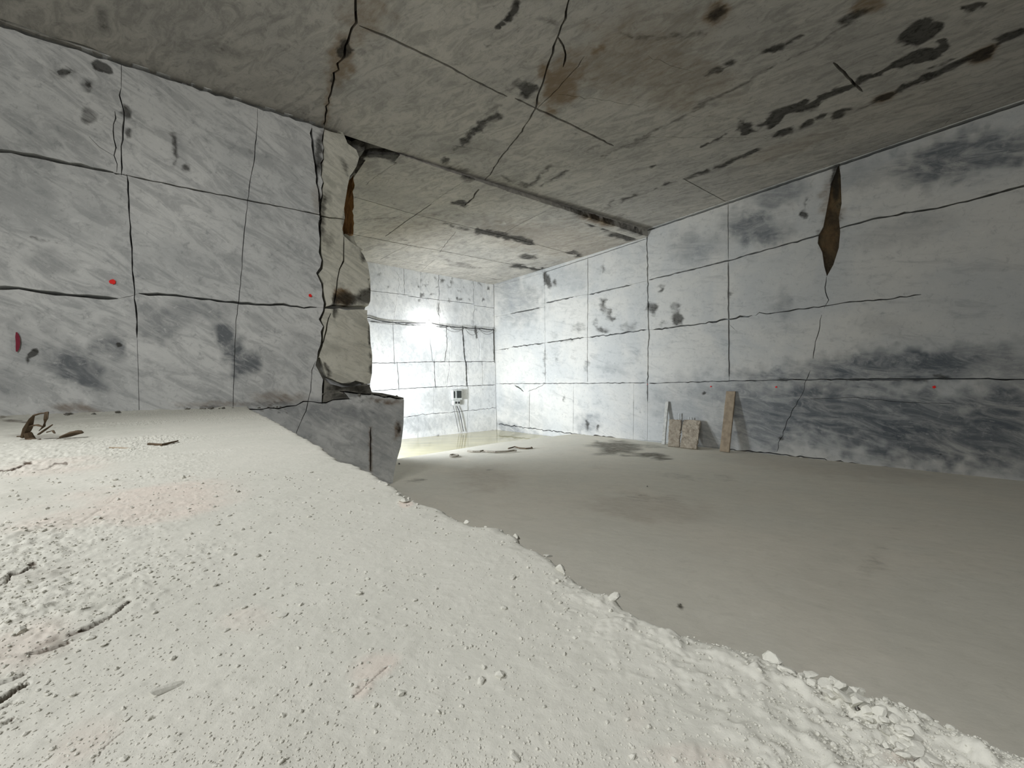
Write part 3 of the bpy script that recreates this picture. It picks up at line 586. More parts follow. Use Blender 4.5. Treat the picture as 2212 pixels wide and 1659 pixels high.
stC = [
 ('R', 'e', 742, 108, 13, 22, 8, 1.3), ('B', 'e', 735, 130, 30, 60, 15, .7), ('R', 'e', 718, 172, 6, 14, 10, .7), ('R', 'e', 782, 112, 10, 14, 10, .45), ('B', 'l', [(712, 180), (700, 270)], 14, .6),
 ('B', 'e', 790, 30, 60, 60, 0, .5), ('B', 'e', 1205, 190, 40, 50, 30, .9), ('B', 'e', 1350, 120, 160, 80, -10, .45), ('B', 'e', 1420, 60, 160, 60, 0, .3), ('B', 'e', 1230, 150, 40, 40, 0, .7), ('B', 'e', 1480, 180, 120, 60, 0, .4),
 ('R', 'l', [(1075, 56), (1098, 34), (1118, 8)], 13, 1.2), ('R', 'e', 1110, 12, 12, 12, 0, .6), ('R', 'e', 1058, 100, 5, 5, 0, 1.3), ('R', 'e', 1188, 46, 12, 9, 0, .6), ('R', 'e', 1120, 178, 20, 8, 0, .6),
 ('R', 'e', 1140, 185, 26, 9, 10, .8), ('R', 'e', 1138, 198, 18, 12, -40, 1.0), ('R', 'e', 1100, 192, 14, 7, 0, .6), ('R', 'e', 1066, 235, 30, 8, -30, .5), ('R', 'l', [(1000, 310), (1040, 270), (1080, 248)], 16, .85), ('R', 'l', [(985, 325), (1010, 300)], 12, .6),
 ('R', 'e', 960, 347, 11, 6, -15, .9), ('R', 'e', 880, 342, 14, 6, 0, .3), ('R', 'e', 990, 367, 36, 6, 12, .6), ('G', 'e', 1010, 318, 70, 16, 0, .6),
 ('R', 'l', [(1085, 383), (1135, 402)], 12, .6), ('R', 'l', [(1140, 404), (1165, 385), (1188, 358)], 10, .7), ('R', 'l', [(1150, 410), (1190, 390), (1226, 370)], 9, .7), ('R', 'l', [(1290, 312), (1260, 330)], 10, .5), ('R', 'l', [(1232, 290), (1250, 288)], 7, .6),
 ('R', 'e', 1551, 32, 24, 17, -25, .8), ('R', 'e', 1552, 32, 9, 6, -25, 1.4), ('B', 'e', 1551, 32, 34, 22, -25, .8), ('B', 'e', 1295, 107, 14, 12, 0, .9),
 ('R', 'l', [(1340, 76), (1430, 82), (1520, 74)], 14, .5), ('R', 'l', [(1518, 165), (1540, 156), (1560, 147)], 11, .7), ('R', 'e', 1580, 136, 16, 8, -20, .8), ('R', 'e', 1610, 118, 14, 4, 0, .5), ('R', 'e', 1672, 106, 30, 9, -18, .95), ('R', 'l', [(1700, 94), (1730, 75)], 9, .8),
 ('R', 'e', 1840, 36, 40, 10, -25, .8), ('B', 'e', 1870, 10, 40, 20, -25, .8), ('R', 'l', [(1300, 340), (1390, 298), (1480, 250), (1560, 205), (1680, 140), (1760, 100), (1890, 14)], 8, .55), ('R', 'e', 1520, 222, 24, 6, -28, .5), ('R', 'e', 1380, 305, 30, 7, -25, .6),
 ('R', 'e', 1610, 280, 20, 13, 30, 1.2), ('R', 'l', [(1512, 320), (1560, 296), (1592, 280)], 4, .9), ('R', 'l', [(1600, 290), (1640, 286)], 4, .6),
 ('R', 'l', [(1652, 270), (1700, 240), (1760, 222)], 20, 1.2), ('R', 'l', [(1755, 220), (1800, 205), (1845, 182)], 13, 1.2), ('R', 'l', [(1845, 180), (1880, 165), (1960, 134)], 13, 1.3),
 ('R', 'e', 1990, 68, 46, 22, -20, 1.5), ('R', 'l', [(1958, 128), (2020, 118), (2040, 88)], 18, 1.3), ('R', 'e', 1985, 118, 40, 12, -20, 1.2), ('R', 'l', [(2082, 22), (2126, 8)], 12, 1.1),
 ('R', 'e', 1690, 286, 26, 8, -18, 1.1), ('R', 'e', 1742, 266, 20, 6, -25, 1.0), ('R', 'e', 1772, 252, 16, 4, -25, .9), ('R', 'e', 1820, 244, 26, 9, -25, 1.1), ('R', 'l', [(1845, 240), (1900, 220)], 4, .6),
 ('R', 'e', 1912, 208, 26, 9, -15, 1.1), ('B', 'e', 1912, 208, 28, 12, -15, .9), ('R', 'l', [(1945, 195), (1990, 175), (2050, 150), (2110, 118)], 15, 1.0), ('R', 'e', 2120, 118, 36, 12, -25, 1.0), ('B', 'e', 2120, 118, 40, 16, -25, .9), ('R', 'l', [(2150, 90), (2212, 66)], 14, 1.0), ('R', 'l', [(2000, 150), (2060, 128)], 6, .7),
 ('R', 'e', 1416, 348, 7, 3, -10, 1.0), ('R', 'e', 1410, 359, 9, 4, -10, 1.0), ('R', 'e', 1440, 397, 9, 5, -15, 1.2), ('R', 'l', [(1340, 432), (1400, 414), (1438, 398)], 4, .8), ('R', 'e', 1518, 372, 20, 6, -18, 1.0), ('R', 'l', [(1475, 390), (1500, 380)], 7, .7),
 ('R', 'l', [(1530, 366), (1562, 358)], 8, .9), ('R', 'l', [(1566, 354), (1640, 320)], 9, .9), ('R', 'l', [(1300, 455), (1330, 430), (1345, 424)], 4, .6), ('R', 'l', [(1305, 452), (1480, 385)], 3, .5), ('R', 'e', 1335, 468, 22, 6, 0, .5),
 ('G', 'e', 220, 40, 14, 34, -5, .8), ('R', 'e', 222, 56, 8, 8, 0, .6), ('G', 'e', 480, 110, 50, 14, 15, .7), ('R', 'e', 478, 108, 16, 3, 20, .6), ('G', 'e', 340, 10, 14, 14, 0, .6), ('G', 'e', 570, 190, 60, 20, 15, .3),
 ('R', 'e', 2035, 275, 8, 3, -10, .6), ('B', 'e', 1700, 320, 120, 20, -18, .35), ('B', 'e', 1900, 240, 200, 40, -20, .2),
]
ceiling = build_rock('ceiling', CEIL, outC, kC, M_ceil, stC, grid=7, depth=0.25, relief=0.012, tile=0.004, back=.5, child='roof_slab', seed=9, coarse=.9)
# the lower ceiling of the far chamber, hung below the first by a step
Q1 = onz(863, 331, ZC); Q1[2] = 5.945; Q2 = WR.w(np.array([WR.px(1397, 512)]))[0]; Q3 = WR.w(np.array([WR.px(1077, 612)]))[0]
nn = np.cross(Q2 - Q1, Q3 - Q1); nn /= np.linalg.norm(nn); nn = nn if nn[2] < 0 else -nn
S2 = (Q2 - Q1) / np.linalg.norm(Q2 - Q1); T2 = np.cross(nn, S2); T2 = T2 if T2[1] > 0 else -T2
CEIL2 = Plane(Q1, S2, T2, nn)
outC2 = P_(CEIL2, (1399, 511.5), (1240, 561), (1077, 611), (1060, 615), (825, 579), (520, 534), (560, 285), (740, 355), (768, 352), (778, 342), (800, 334), (863, 335), (948, 365), (1046, 398), (1139, 429), (1270, 471))
kC2 = [([(500, 352), (700, 410), (766, 426), (900, 464), (1010, 490), (1100, 512), (1160, 528), (1275, 560)], .02, .006), ([(470, 438), (720, 498), (772, 508), (900, 533), (960, 543), (1100, 570), (1182, 585), (1215, 592)], .045, .006),
       ([(470, 468), (760, 540), (800, 548), (900, 570), (1000, 590), (1085, 612)], .02, .006), ([(832, 511), (880, 476), (932, 441)], .03, .004), ([(1085, 505), (1130, 480), (1184, 454)], .025, .004), ([(821, 561), (855, 542), (890, 527)], .02, .004),
       ([(1040, 402), (1032, 412), (1020, 430), (1004, 445)], .05, .02), ([(985, 500), (965, 525), (950, 545)], .02, .01), ([(940, 560), (910, 585)], .015, .01), ([(860, 348), (800, 390), (790, 400)], .008, .01), ([(1005, 390), (930, 440)], .008, .01)]
stC2 = [('R', 'e', 798, 322, 62, 11, 19, 1.5), ('R', 'l', [(745, 300), (800, 318), (862, 334)], 18, 1.5), ('R', 'l', [(757, 385), (775, 350), (790, 330)], 5, 1.0), ('R', 'e', 992, 440, 18, 7, 0, 1.1), ('R', 'e', 1011, 391, 8, 4, 0, .8), ('R', 'e', 1200, 397, 10, 4, 0, .5), ('R', 'l', [(1030, 497), (1080, 508), (1150, 524)], 13, .95), ('R', 'l', [(960, 484), (1010, 494)], 7, .7), ('R', 'e', 1240, 548, 20, 4, 8, .9),  # first two strokes paint the roof gap's shade dark over its brown residue
        ('R', 'e', 1140, 555, 24, 5, 4, .8), ('R', 'l', [(1108, 573), (1140, 580), (1178, 584)], 9, .9), ('R', 'e', 1348, 508, 34, 9, 4, 1.2), ('R', 'e', 1290, 488, 40, 5, 16, .9), ('B', 'e', 1280, 476, 26, 6, 10, .9), ('R', 'e', 1160, 442, 30, 6, 16, .6), ('R', 'e', 1240, 462, 20, 7, 16, .5),
        ('B', 'e', 1200, 520, 200, 40, 10, .35), ('B', 'e', 900, 500, 120, 40, 0, .25), ('R', 'l', [(860, 465), (1040, 462), (1140, 455)], 4, .4), ('R', 'l', [(770, 478), (860, 470)], 5, .5), ('R', 'l', [(1000, 455), (985, 480), (975, 500)], 6, .5),
        ('G', 'e', 1080, 495, 90, 20, 10, .7), ('G', 'e', 860, 420, 90, 30, 10, .3), ('R', 'e', 1000, 575, 60, 3, 7, .5), ('R', 'e', 870, 520, 14, 3, 5, .5), ('R', 'l', [(960, 562), (1040, 578)], 7, .5), ('R', 'e', 1065, 602, 10, 2, 8, .6)]
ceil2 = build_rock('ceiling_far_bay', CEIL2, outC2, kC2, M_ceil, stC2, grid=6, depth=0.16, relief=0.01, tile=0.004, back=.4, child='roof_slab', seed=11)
# riser of the step, with a broken lip
ns = 110; r_ = np.random.default_rng(3); V = []; Fs = []
lw = np.array([onz(x, y, ZC) for x, y in lipT[2:]] + [A1]); seg = np.concatenate([[0], np.cumsum(np.linalg.norm(np.diff(lw[:, :2], axis=0), axis=1))])
for i in range(ns + 1):
    t = i / ns; q_ = t * seg[-1]; bx = np.array([np.interp(q_, seg, lw[:, 0]), np.interp(q_, seg, lw[:, 1]), 0.])
    zl = Q1[2] - ((bx - Q1) @ nn - bx[2] * nn[2] + Q1[2] * nn[2] - Q1[2] * nn[2] + 0) / nn[2] if False else Q1[2] - ((bx[:2] - Q1[:2]) @ nn[:2]) / nn[2]
    e = r_.uniform(0, .03); gap = min(.05, (ZC - zl) * .45) * r_.uniform(.8, 1.2)
    for h, z in ((-.30, ZC + .02), (-.30, ZC - gap), (.01 + e, ZC - gap), (.03 + e, zl - .004), (-.35, zl - .006)): V.append(bx + WL.N * h + np.array([0, 0, z]))
for i in range(ns):
    for k in range(5):
        a, b = i * 5 + k, i * 5 + (k + 1) % 5; Fs.append((a, b, b + 5, a + 5))
me = mesh_np('step_riser', V, Fs); set_attr(me, paint(np.array(V), [('R', 'e', 1290, 470, 90, 9, 18, .8), ('B', 'e', 1290, 474, 40, 9, 18, 1.0), ('R', 'e', 1010, 388, 20, 8, 15, .8), ('R', 'e', 1370, 495, 40, 8, 18, .7)]))
link('step_riser', me, M_ceil, ceiling)
# broken-out hollow above the pillar head
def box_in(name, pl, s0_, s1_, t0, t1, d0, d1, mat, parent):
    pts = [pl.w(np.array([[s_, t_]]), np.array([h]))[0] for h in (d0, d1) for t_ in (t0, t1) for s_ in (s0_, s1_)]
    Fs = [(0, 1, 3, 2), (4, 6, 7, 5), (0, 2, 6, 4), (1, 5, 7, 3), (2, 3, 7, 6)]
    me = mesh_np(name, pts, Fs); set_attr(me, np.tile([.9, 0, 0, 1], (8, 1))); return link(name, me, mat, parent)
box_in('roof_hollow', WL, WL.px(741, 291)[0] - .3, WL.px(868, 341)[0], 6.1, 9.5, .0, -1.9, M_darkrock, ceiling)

# ================================================================== LOWER GALLERY FLOOR
e0, e1, e2 = onz(865, 990, ZF), onz(1070, 957, ZF), onz(1240, 937, ZF)
outFl = [(-3.05, 10.30), (-5.2, 13.1), (e0[0], e0[1]), (e1[0], e1[1]), (e2[0] + .1, e2[1] + .1), (3.2, 19.6), (cWR[0] + .1, cWR[1] + .1), (12, -12), (7.2, -9.9), (-6.4, 7.9)]
stFl = [('R', 'e', 1330, 962, 56, 10, 4, .75), ('R', 'l', [(1290, 968), (1380, 980), (1440, 990)], 15, .75), ('R', 'l', [(1265, 966), (1310, 955)], 7, .6), ('R', 'e', 1400, 964, 44, 8, 4, .5), ('R', 'e', 1430, 990, 24, 7, 3, .8),
        ('R', 'e', 1470, 1030, 60, 8, 8, .35), ('R', 'e', 1560, 1030, 40, 8, 8, .35), ('R', 'e', 1400, 1075, 80, 12, 6, .3), ('B', 'e', 1400, 1100, 160, 30, 4, .4), ('B', 'e', 1050, 1030, 70, 30, 0, .4), ('R', 'e', 1300, 1012, 40, 6, -6, .3),
        ('R', 'e', 1880, 1230, 60, 30, -60, .3), ('R', 'l', [(1960, 1120), (1900, 1180), (1860, 1260)], 40, .25), ('B', 'e', 1800, 1010, 300, 24, 6, .35), ('R', 'e', 1060, 1015, 6, 3, 0, .6), ('R', 'e', 1470, 1308, 3, 3, 0, 1.2), ('R', 'e', 1585, 1330, 14, 5, -15, .3), ('R', 'e', 1950, 1000, 120, 5, 7, .3),
        ('B', 'l', [(1000, 1080), (1015, 1050), (1020, 1025)], 8, .4), ('R', 'l', [(870, 1042), (920, 1036)], 8, .5), ('G', 'e', 2000, 1400, 400, 120, 30, .25)]
_b = build_rock.__defaults__
def floor_grid():
    pass
floor = build_rock('floor', FLOOR, outFl, [([(870, 1040), (925, 1036)], .03, .01)], M_floor, stFl, grid=9, depth=0.3, relief=0.012, tile=0, back=.5, child='floor_slab', seed=13, ymax=1640)

# pool of slurry water standing in the sunken far bay
wp = [(-4.2, 9.9), (4.0, 19.2), (2.9, 20.6), (-.6, 25.2), (-16, 13.3)]
_c = WR.w(np.array([[sFar + .15, 0]]))[0]; _e = WR.N[:2] * .0
wp = [(-3.6, 13.2), (-.5, 16.6), (3.0, 19.42), (_c[0], _c[1]), tuple(WF.w(np.array([[-10.5, 0]]))[0][:2]), (-11.0, 9.0)]
m_w, nt, bs = new_mat('milky_water')
geo = nd(nt, 'ShaderNodeNewGeometry'); mp_ = nd(nt, 'ShaderNodeMapping'); nt.links.new(geo.outputs['Position'], mp_.inputs[0]); mp_.inputs['Rotation'].default_value = (0, 0, -.7); mp_.inputs['Scale'].default_value = (.25, 1.5, 1)
nf = noise(nt, mp_.outputs[0], 1.6, 4, .6, .5)
nt.links.new(mixc(nt, ramp(nt, nf, .35, .65), lin((196, 188, 150)), lin((176, 170, 138))), bs.inputs['Base Color'])
bs.inputs['Roughness'].default_value = 0.04; bs.inputs['IOR'].default_value = 1.33
bp = nd(nt, 'ShaderNodeBump'); bp.inputs['Strength'].default_value = .04; bp.inputs['Distance'].default_value = .02; nt.links.new(nf, bp.inputs['Height']); nt.links.new(bp.outputs[0], bs.inputs['Normal'])
bm = bmesh.new(); bm.faces.new([bm.verts.new((x, y, ZW)) for x, y in wp]); ext = bmesh.ops.extrude_face_region(bm, geom=list(bm.faces)); bmesh.ops.translate(bm, vec=(0, 0, -.35), verts=[v for v in ext['geom'] if isinstance(v, bmesh.types.BMVert)])
bmesh.ops.recalc_face_normals(bm, faces=bm.faces); me = bpy.data.meshes.new('water_pool'); bm.to_mesh(me); bm.free()
link('water_pool', me, m_w, label='shallow pool of milky yellowish water at the foot of the bright far wall', cat='pool')

# ================================================================== BENCH (the pale ledge in the foreground)
ex = np.array([-WR.S[0], -WR.S[1]]); bn = np.array([-ex[1], ex[0]])       # along the edge (away), and to the left of it
if bn[0] > 0: bn = -bn
edge_px = [(535, 882), (590, 908), (640, 935), (690, 962), (730, 992), (770, 1002), (800, 1018), (850, 1045), (872, 1068), (905, 1082), (960, 1100), (1008, 1128), (1040, 1133), (1085, 1135), (1115, 1152), (1122, 1166), (1160, 1182),
           (1190, 1196), (1212, 1222), (1240, 1240), (1290, 1270), (1326, 1284), (1345, 1308), (1380, 1328), (1450, 1358), (1560, 1388), (1640, 1405), (1700, 1418), (1750, 1445), (1800, 1475), (1840, 1490), (1870, 1488), (1920, 1490),
           (1960, 1502), (2040, 1540), (2120, 1575), (2212, 1612)]
EW = np.array([onz(x, y, ZL)[:2] for x, y in edge_px]); O2 = EW[-1]
ea = (EW - O2) @ ex; eb = (EW - O2) @ bn
srt = np.argsort(ea); ea, eb = ea[srt], eb[srt]
amax = ea[-1] + .5
def graded(a0, a1, c, k, mn):
    out = [c]; x = c
    while x < a1: x += max(mn, k * abs(x - c)); out.append(x)
    x = c; left = []
    while x > a0: x -= max(mn, k * abs(x - c)); left.append(x)
    return np.array(left[::-1] + out)
ca = (np.array([0, 0.30]) - O2) @ ex; cb = (np.array([0, 0.30]) - O2) @ bn
GA = graded(-9.0, amax, ca, .0058, .0022); GB0 = graded(0.0, 14.0, max(cb, .3), .0068, .0026); GB = GB0[(GB0 > 0)]; GB = np.concatenate([[0.0], GB])
a_, b_ = np.meshgrid(GA, GB, indexing='ij')
edge_off = np.interp(GA, ea, eb); z3 = np.stack([GA, 0 * GA, 0 * GA], -1)
edge_off = edge_off + .010 * fbm(z3, .06, 5, 2., .6) * np.clip(.3 + GA, .2, 3) ** .5
bb = b_ + edge_off[:, None] * np.exp(-b_ / .35)
X = O2[0] + a_ * ex[0] + bb * bn[0]; Y = O2[1] + a_ * ex[1] + bb * bn[1]
P = np.stack([X, Y, 0 * X], -1)
# streaky frame: ridges run away from the viewer towards the right
q = np.stack([(X * .55 + Y * .83), (X * .83 - Y * .55) * 2.6, 0 * X], -1)
patch = np.clip(fbm(P, .9, 3, 4.) * 2.2 + .25, 0, 1)
left = np.clip((b_ - .35) / 1.2, 0, 1)
near = np.clip(1.6 - np.hypot(X, Y) / 6, .25, 1)
Z = .012 * fbm(q, .55, 4, 6.) * (.4 + left) + .0055 * fbm(q, .09, 5, 7., .6) * (.10 + patch * .7 + .8 * left)
n2 = fbm(P, .030, 3, 8.); n3 = fbm(P, .012, 2, 9.); n4 = fbm(q, .16, 4, 12.)
Z += .0058 * np.clip(n2 - .16, 0, 1) * (.10 + .9 * patch) * 3 + .0030 * np.clip(n3 - .16, 0, 1) * 3 * (.12 + .8 * patch)
Z -= .007 * np.clip(-n2 - .30, 0, 1) * patch * 3
Z -= .020 * np.clip(.05 - abs(n4), 0, 1) / .05 * left * patch * .35
fr = np.exp(-b_ / .05); Z += fr * (.006 * fbm(P, .045, 4, 15.)) - .012 * np.exp(-b_ / .012)
dW = -(P - WL.O) @ WL.N   # negative in front
dist = (P[..., 0] - WL.O[0]) * WL.N[0] + (P[..., 1] - WL.O[1]) * WL.N[1]
Z += .05 * np.exp(-np.clip(dist, 0, 9) / .25) * (1 + .5 * fbm(P, .2, 3, 3.))
strL = [('B', 'e', 330, 1085, 190, 42, -8, .75), ('B', 'e', 160, 1120, 160, 30, -10, .6), ('B', 'e', 810, 1440, 55, 30, -25, .7), ('B', 'e', 790, 1490, 30, 20, -45, .6), ('B', 'e', 530, 1340, 60, 30, -10, .4), ('B', 'e', 1490, 1640, 120, 30, 0, .5), ('B', 'e', 180, 1590, 90, 50, -30, .5),
        ('B', 'e', 120, 1010, 130, 20, -3, .5), ('B', 'e', 50, 1400, 120, 40, -20, .55), ('B', 'e', 875, 1085, 16, 10, 0, 1.0), ('B', 'e', 1960, 1640, 60, 20, 20, .6), ('B', 'e', 1365, 1560, 30, 50, 0, .3),
        ('R', 'e', 60, 1250, 110, 20, -12, .42), ('R', 'e', 150, 1222, 60, 14, -14, .35), ('R', 'l', [(-5, 1272), (14, 1258), (24, 1240), (48, 1236), (66, 1226), (90, 1222)], 5, 1.2), ('R', 'e', 72, 1219, 12, 5, -10, .8),
        ('R', 'l', [(-10, 1425), (60, 1420), (120, 1392), (180, 1368), (240, 1340), (280, 1303)], 16, .38), ('R', 'l', [(60, 1418), (84, 1410), (120, 1403), (150, 1390)], 5, 1.0), ('R', 'l', [(150, 1376), (190, 1362), (236, 1340), (262, 1318), (282, 1304)], 5, .85),
        ('R', 'e', 110, 1398, 46, 14, -22, .45), ('R', 'l', [(-10, 1512), (14, 1498), (34, 1486), (58, 1472)], 8, 1.25), ('R', 'l', [(-10, 1476), (24, 1466), (54, 1452)], 5, .9), ('R', 'l', [(-10, 1528), (30, 1508)], 5, .9), ('R', 'l', [(-10, 1562), (12, 1556), (28, 1544)], 5, 1.0),
        ('R', 'l', [(-10, 1018), (24, 1016), (50, 1008)], 6, .95), ('R', 'e', 58, 1002, 10, 5, 0, .8), ('R', 'l', [(80, 1014), (104, 1010), (118, 1003), (145, 1002)], 3, .6), ('R', 'l', [(-10, 1192), (60, 1182), (110, 1162), (170, 1132), (262, 1066)], 5, .4), ('R', 'e', 90, 945, 90, 8, 2, .45),
        ('R', 'l', [(760, 1508), (782, 1490), (812, 1462), (838, 1438)], 4, .6), ('R', 'l', [(200, 1650), (226, 1612), (250, 1590), (268, 1576)], 5, .7), ('R', 'l', [(1872, 1566), (1896, 1572), (1912, 1566)], 5, 1.1), ('R', 'l', [(1905, 1604), (1940, 1618), (1972, 1632), (2000, 1655)], 6, 1.0), ('R', 'e', 1955, 1635, 24, 8, 20, .6),
        ('R', 'l', [(1650, 1410), (1675, 1425), (1700, 1448), (1735, 1463)], 3, 1.0), ('R', 'l', [(1758, 1478), (1780, 1498)], 3, 1.0), ('R', 'l', [(1822, 1524), (1840, 1546), (1852, 1556)], 4, 1.0), ('R', 'l', [(1842, 1518), (1862, 1524), (1880, 1520)], 4, 1.0), ('R', 'e', 1782, 1478, 10, 12, 20, .35), ('R', 'l', [(150, 1400), (60, 1440), (-10, 1450)], 26, .25), ('R', 'e', 250, 1210, 60, 12, -14, .2), ('R', 'e', 560, 1310, 50, 16, -20, .15),
        ('G', 'e', 60, 1080, 80, 30, -5, .35), ('G', 'e', 250, 1290, 160, 26, -14, .25), ('G', 'e', 120, 930, 200, 24, -3, .5), ('R', 'l', [(0, 908), (60, 912)], 4, .6)]
mk = paint(P.reshape(-1, 3) + np.array([0, 0, ZL]), strL).reshape(X.shape + (4,))
Z -= (.016 * np.clip(mk[..., 0] - .75, 0, 1) / .25 + .0015 * np.clip(mk[..., 0], 0, 1)) * (.6 + 1.2 * np.clip(fbm(q, .12, 4, 33.) + .3, 0, 1))
Z += mk[..., 2] * .010 * np.clip(fbm(q, .06, 5, 41., .65) + .08, 0, 1) * near
tr = paint(P.reshape(-1, 3) + np.array([0, 0, ZL]), [('R', 'l', [(1690, 1424), (1760, 1468), (1830, 1512), (1900, 1568), (1960, 1622), (2030, 1680)], 44, 1.0)])[:, 0].reshape(X.shape)
Z -= tr * .010 * (.4 + 2.2 * np.clip(fbm(P, .03, 4, 51.), -.2, 1))
Zw = ZL + Z
na, nb = X.shape
VV = np.stack([X, Y, Zw], -1).reshape(-1, 3)
# skirt: the cut face of the bench down to the lower floor
nsk = 28; sk = []
for k in range(1, nsk + 1):
    t = k / nsk; zz = ZL - .02 + (ZF - .05 - ZL) * t
    off = .05 * fbm(np.stack([GA, 0 * GA + zz, 0 * GA], -1), .35, 4, 20.) + .03 * t
    sk.append(np.stack([X[:, 0] - bn[0] * off - bn[0] * .01, Y[:, 0] - bn[1] * off - bn[1] * .01, np.full(na, zz)], -1))
VV = np.concatenate([VV] + sk)
ij = np.arange(na * nb).reshape(na, nb)
keep = (dist[:-1, :-1] > -.25)
a00, a10, a11, a01 = [m_[keep] for m_ in (ij[:-1, :-1], ij[1:, :-1], ij[1:, 1:], ij[:-1, 1:])]
quads = np.stack([a00, a10, a11, a01], -1)
base = na * nb; prev = ij[:, 0]
for k in range(nsk):
    cur = base + k * na + np.arange(na); ok = dist[:-1, 0] > -.25
    quads = np.concatenate([quads, np.stack([prev[:-1], cur[:-1], cur[1:], prev[1:]], -1)[ok]]); prev = cur
me = bpy.data.meshes.new('bench'); nq = len(quads)
me.vertices.add(len(VV)); me.vertices.foreach_set('co', VV.astype(np.float32).ravel())
me.loops.add(nq * 4); me.polygons.add(nq)
# winding: want normals up
p0, p1, p2 = VV[quads[0][0]], VV[quads[0][1]], VV[quads[0][2]]
if np.cross(p1 - p0, p2 - p0)[2] < 0: quads = quads[:, ::-1]
me.loops.foreach_set('vertex_index', quads.astype(np.int32).ravel())
me.polygons.foreach_set('loop_start', np.arange(0, nq * 4, 4, dtype=np.int32)); me.polygons.foreach_set('loop_total', np.full(nq, 4, np.int32))
me.update(calc_edges=True); me.validate()
Call = np.concatenate([mk.reshape(-1, 4), np.tile([0, .3, 0, 1], (nsk * na, 1))]); set_attr(me, Call); me.shade_smooth()
bench = link('floor_bench', me, M_ledge, kind='structure')
print('bench quads', nq)
ia = lambda a: int(np.clip(np.searchsorted(GA, a), 0, na - 1)); ib = lambda b: int(np.clip(np.searchsorted(GB, b), 0, nb - 1))
def bench_z(x, y):
    d = np.array([x, y]) - O2; i = ia(d @ ex); b = d @ bn; b0 = b - edge_off[i] * math.exp(-max(b, 0) / .35)
    return float(Zw[i, ib(max(b0, 0))])
def on_bench(px_, py_):
    p = onz(px_, py_, ZL); return np.array([p[0], p[1], bench_z(p[0], p[1])])

# ================================================================== stones and rubble
def stone_mesh(name, seed, flat=.6, sub=2, rough=.30):
    r = np.random.default_rng(seed); bm = bmesh.new(); bmesh.ops.create_icosphere(bm, subdivisions=sub, radius=.5)
    V = np.array([v.co for v in bm.verts])
    for _ in range(12):                     # planar break faces
        n = r.normal(0, 1, 3); n /= np.linalg.norm(n); d = r.uniform(.18, .38); s_ = V @ n; m = s_ > d; V[m] -= np.outer(s_[m] - d, n)
    V = V * (1 + rough * fbm(V + seed * 3.1, .3, 2, seed)[:, None]); V[:, 2] *= flat; V[:, 0] *= r.uniform(.8, 1.3)
    for v, c in zip(bm.verts, V): v.co = c
    me = bpy.data.meshes.new(name); bm.to_mesh(me); bm.free(); set_attr(me, np.tile([0, 0, 0, 1], (len(V), 1))); return me
SM = [stone_mesh('stone', 50 + i, flat=[.5, .7, .4, .55, .8, .45][i % 6]) for i in range(12)]
SL = [m_.copy() for m_ in SM]; SD = [m_.copy() for m_ in SM]
for m_ in SL: m_.materials.append(M_ledge)
for m_ in SD: m_.materials.append(M_darkrock)
def put(name, me, loc, size, rz=None, label=None, cat='stone', group=None, tilt=.3, sink=.18, r=random):
    o = bpy.data.objects.new(name, me); COL.objects.link(o)
    o.scale = (size, size, size); o.rotation_euler = (r.uniform(-tilt, tilt), r.uniform(-tilt, tilt), r.uniform(0, 6.28) if rz is None else rz)
    o.location = (loc[0], loc[1], loc[2] + size * sink)
    o['label'] = label; o['category'] = cat
    if group: o['group'] = group
    return o
# crumbled crust along the ledge edge, lower right
crumble = [(1668, 1412), (1690, 1418), (1706, 1424), (1718, 1434), (1735, 1440), (1752, 1448), (1768, 1456), (1785, 1470), (1778, 1484), (1800, 1482), (1812, 1494), (1826, 1488), (1838, 1500), (1846, 1482), (1856, 1472), (1822, 1512), (1846, 1520),
           (1862, 1512), (1872, 1530), (1884, 1520), (1858, 1544), (1880, 1552), (1900, 1544), (1912, 1560), (1890, 1570), (1912, 1582), (1930, 1572), (1936, 1592), (1918, 1604), (1944, 1612), (1962, 1604), (1950, 1630), (1972, 1624), (1986, 1640), (1966, 1650), (1996, 1652),
           (1700, 1440), (1730, 1460), (1755, 1475), (1795, 1505), (1905, 1530), (1932, 1552), (1955, 1585), (1985, 1612), (2010, 1640)]
lb = 'jagged white crust chunk in the crumbled strip along the ledge edge, lower right'
for i, (x, y) in enumerate(crumble):
    p = on_bench(x, y); s_ = (24 + 26 * random.random()) * p[1] / F
    put('crust_chunk', SL[i % 12], p, s_, label=lb, cat='rubble', group='crust chunks along the ledge edge', sink=.12)
for i, (x, y, s_) in enumerate([(862, 1066, 12), (874, 1072, 10), (884, 1076, 9), (868, 1080, 10), (892, 1084, 8), (855, 1060, 8), (902, 1090, 8)]):
    p = on_bench(x, y); put('crust_chunk', SL[(i * 5) % 12], p, s_ * p[1] / F, label='small pale lump on the ledge rim nearest the far pillar', cat='rubble', group='lumps on the ledge rim by the pillar', sink=.15)
for x, y, s_, lab in [(1210, 1226, 34, 'large knobbly white lump on the ledge rim, middle of the edge'), (1326, 1292, 34, 'notched white lump with a dark cleft on the ledge rim'), (1184, 1190, 26, 'low white lump just above the knobbly rim lump'), (1114, 1150, 24, 'pale lump at the corner where the ledge rim steps back'),
                      (1008, 1126, 18, 'small dark-shadowed lump on the rim before the edge steps out'), (1856, 1470, 26, 'upright pale flake standing at the gap in the ledge rim')]:
    p = on_bench(x, y); put('rim_lump', SL[int(x) % 12], p, s_ * p[1] / F, label=lab, cat='rubble', sink=.1)
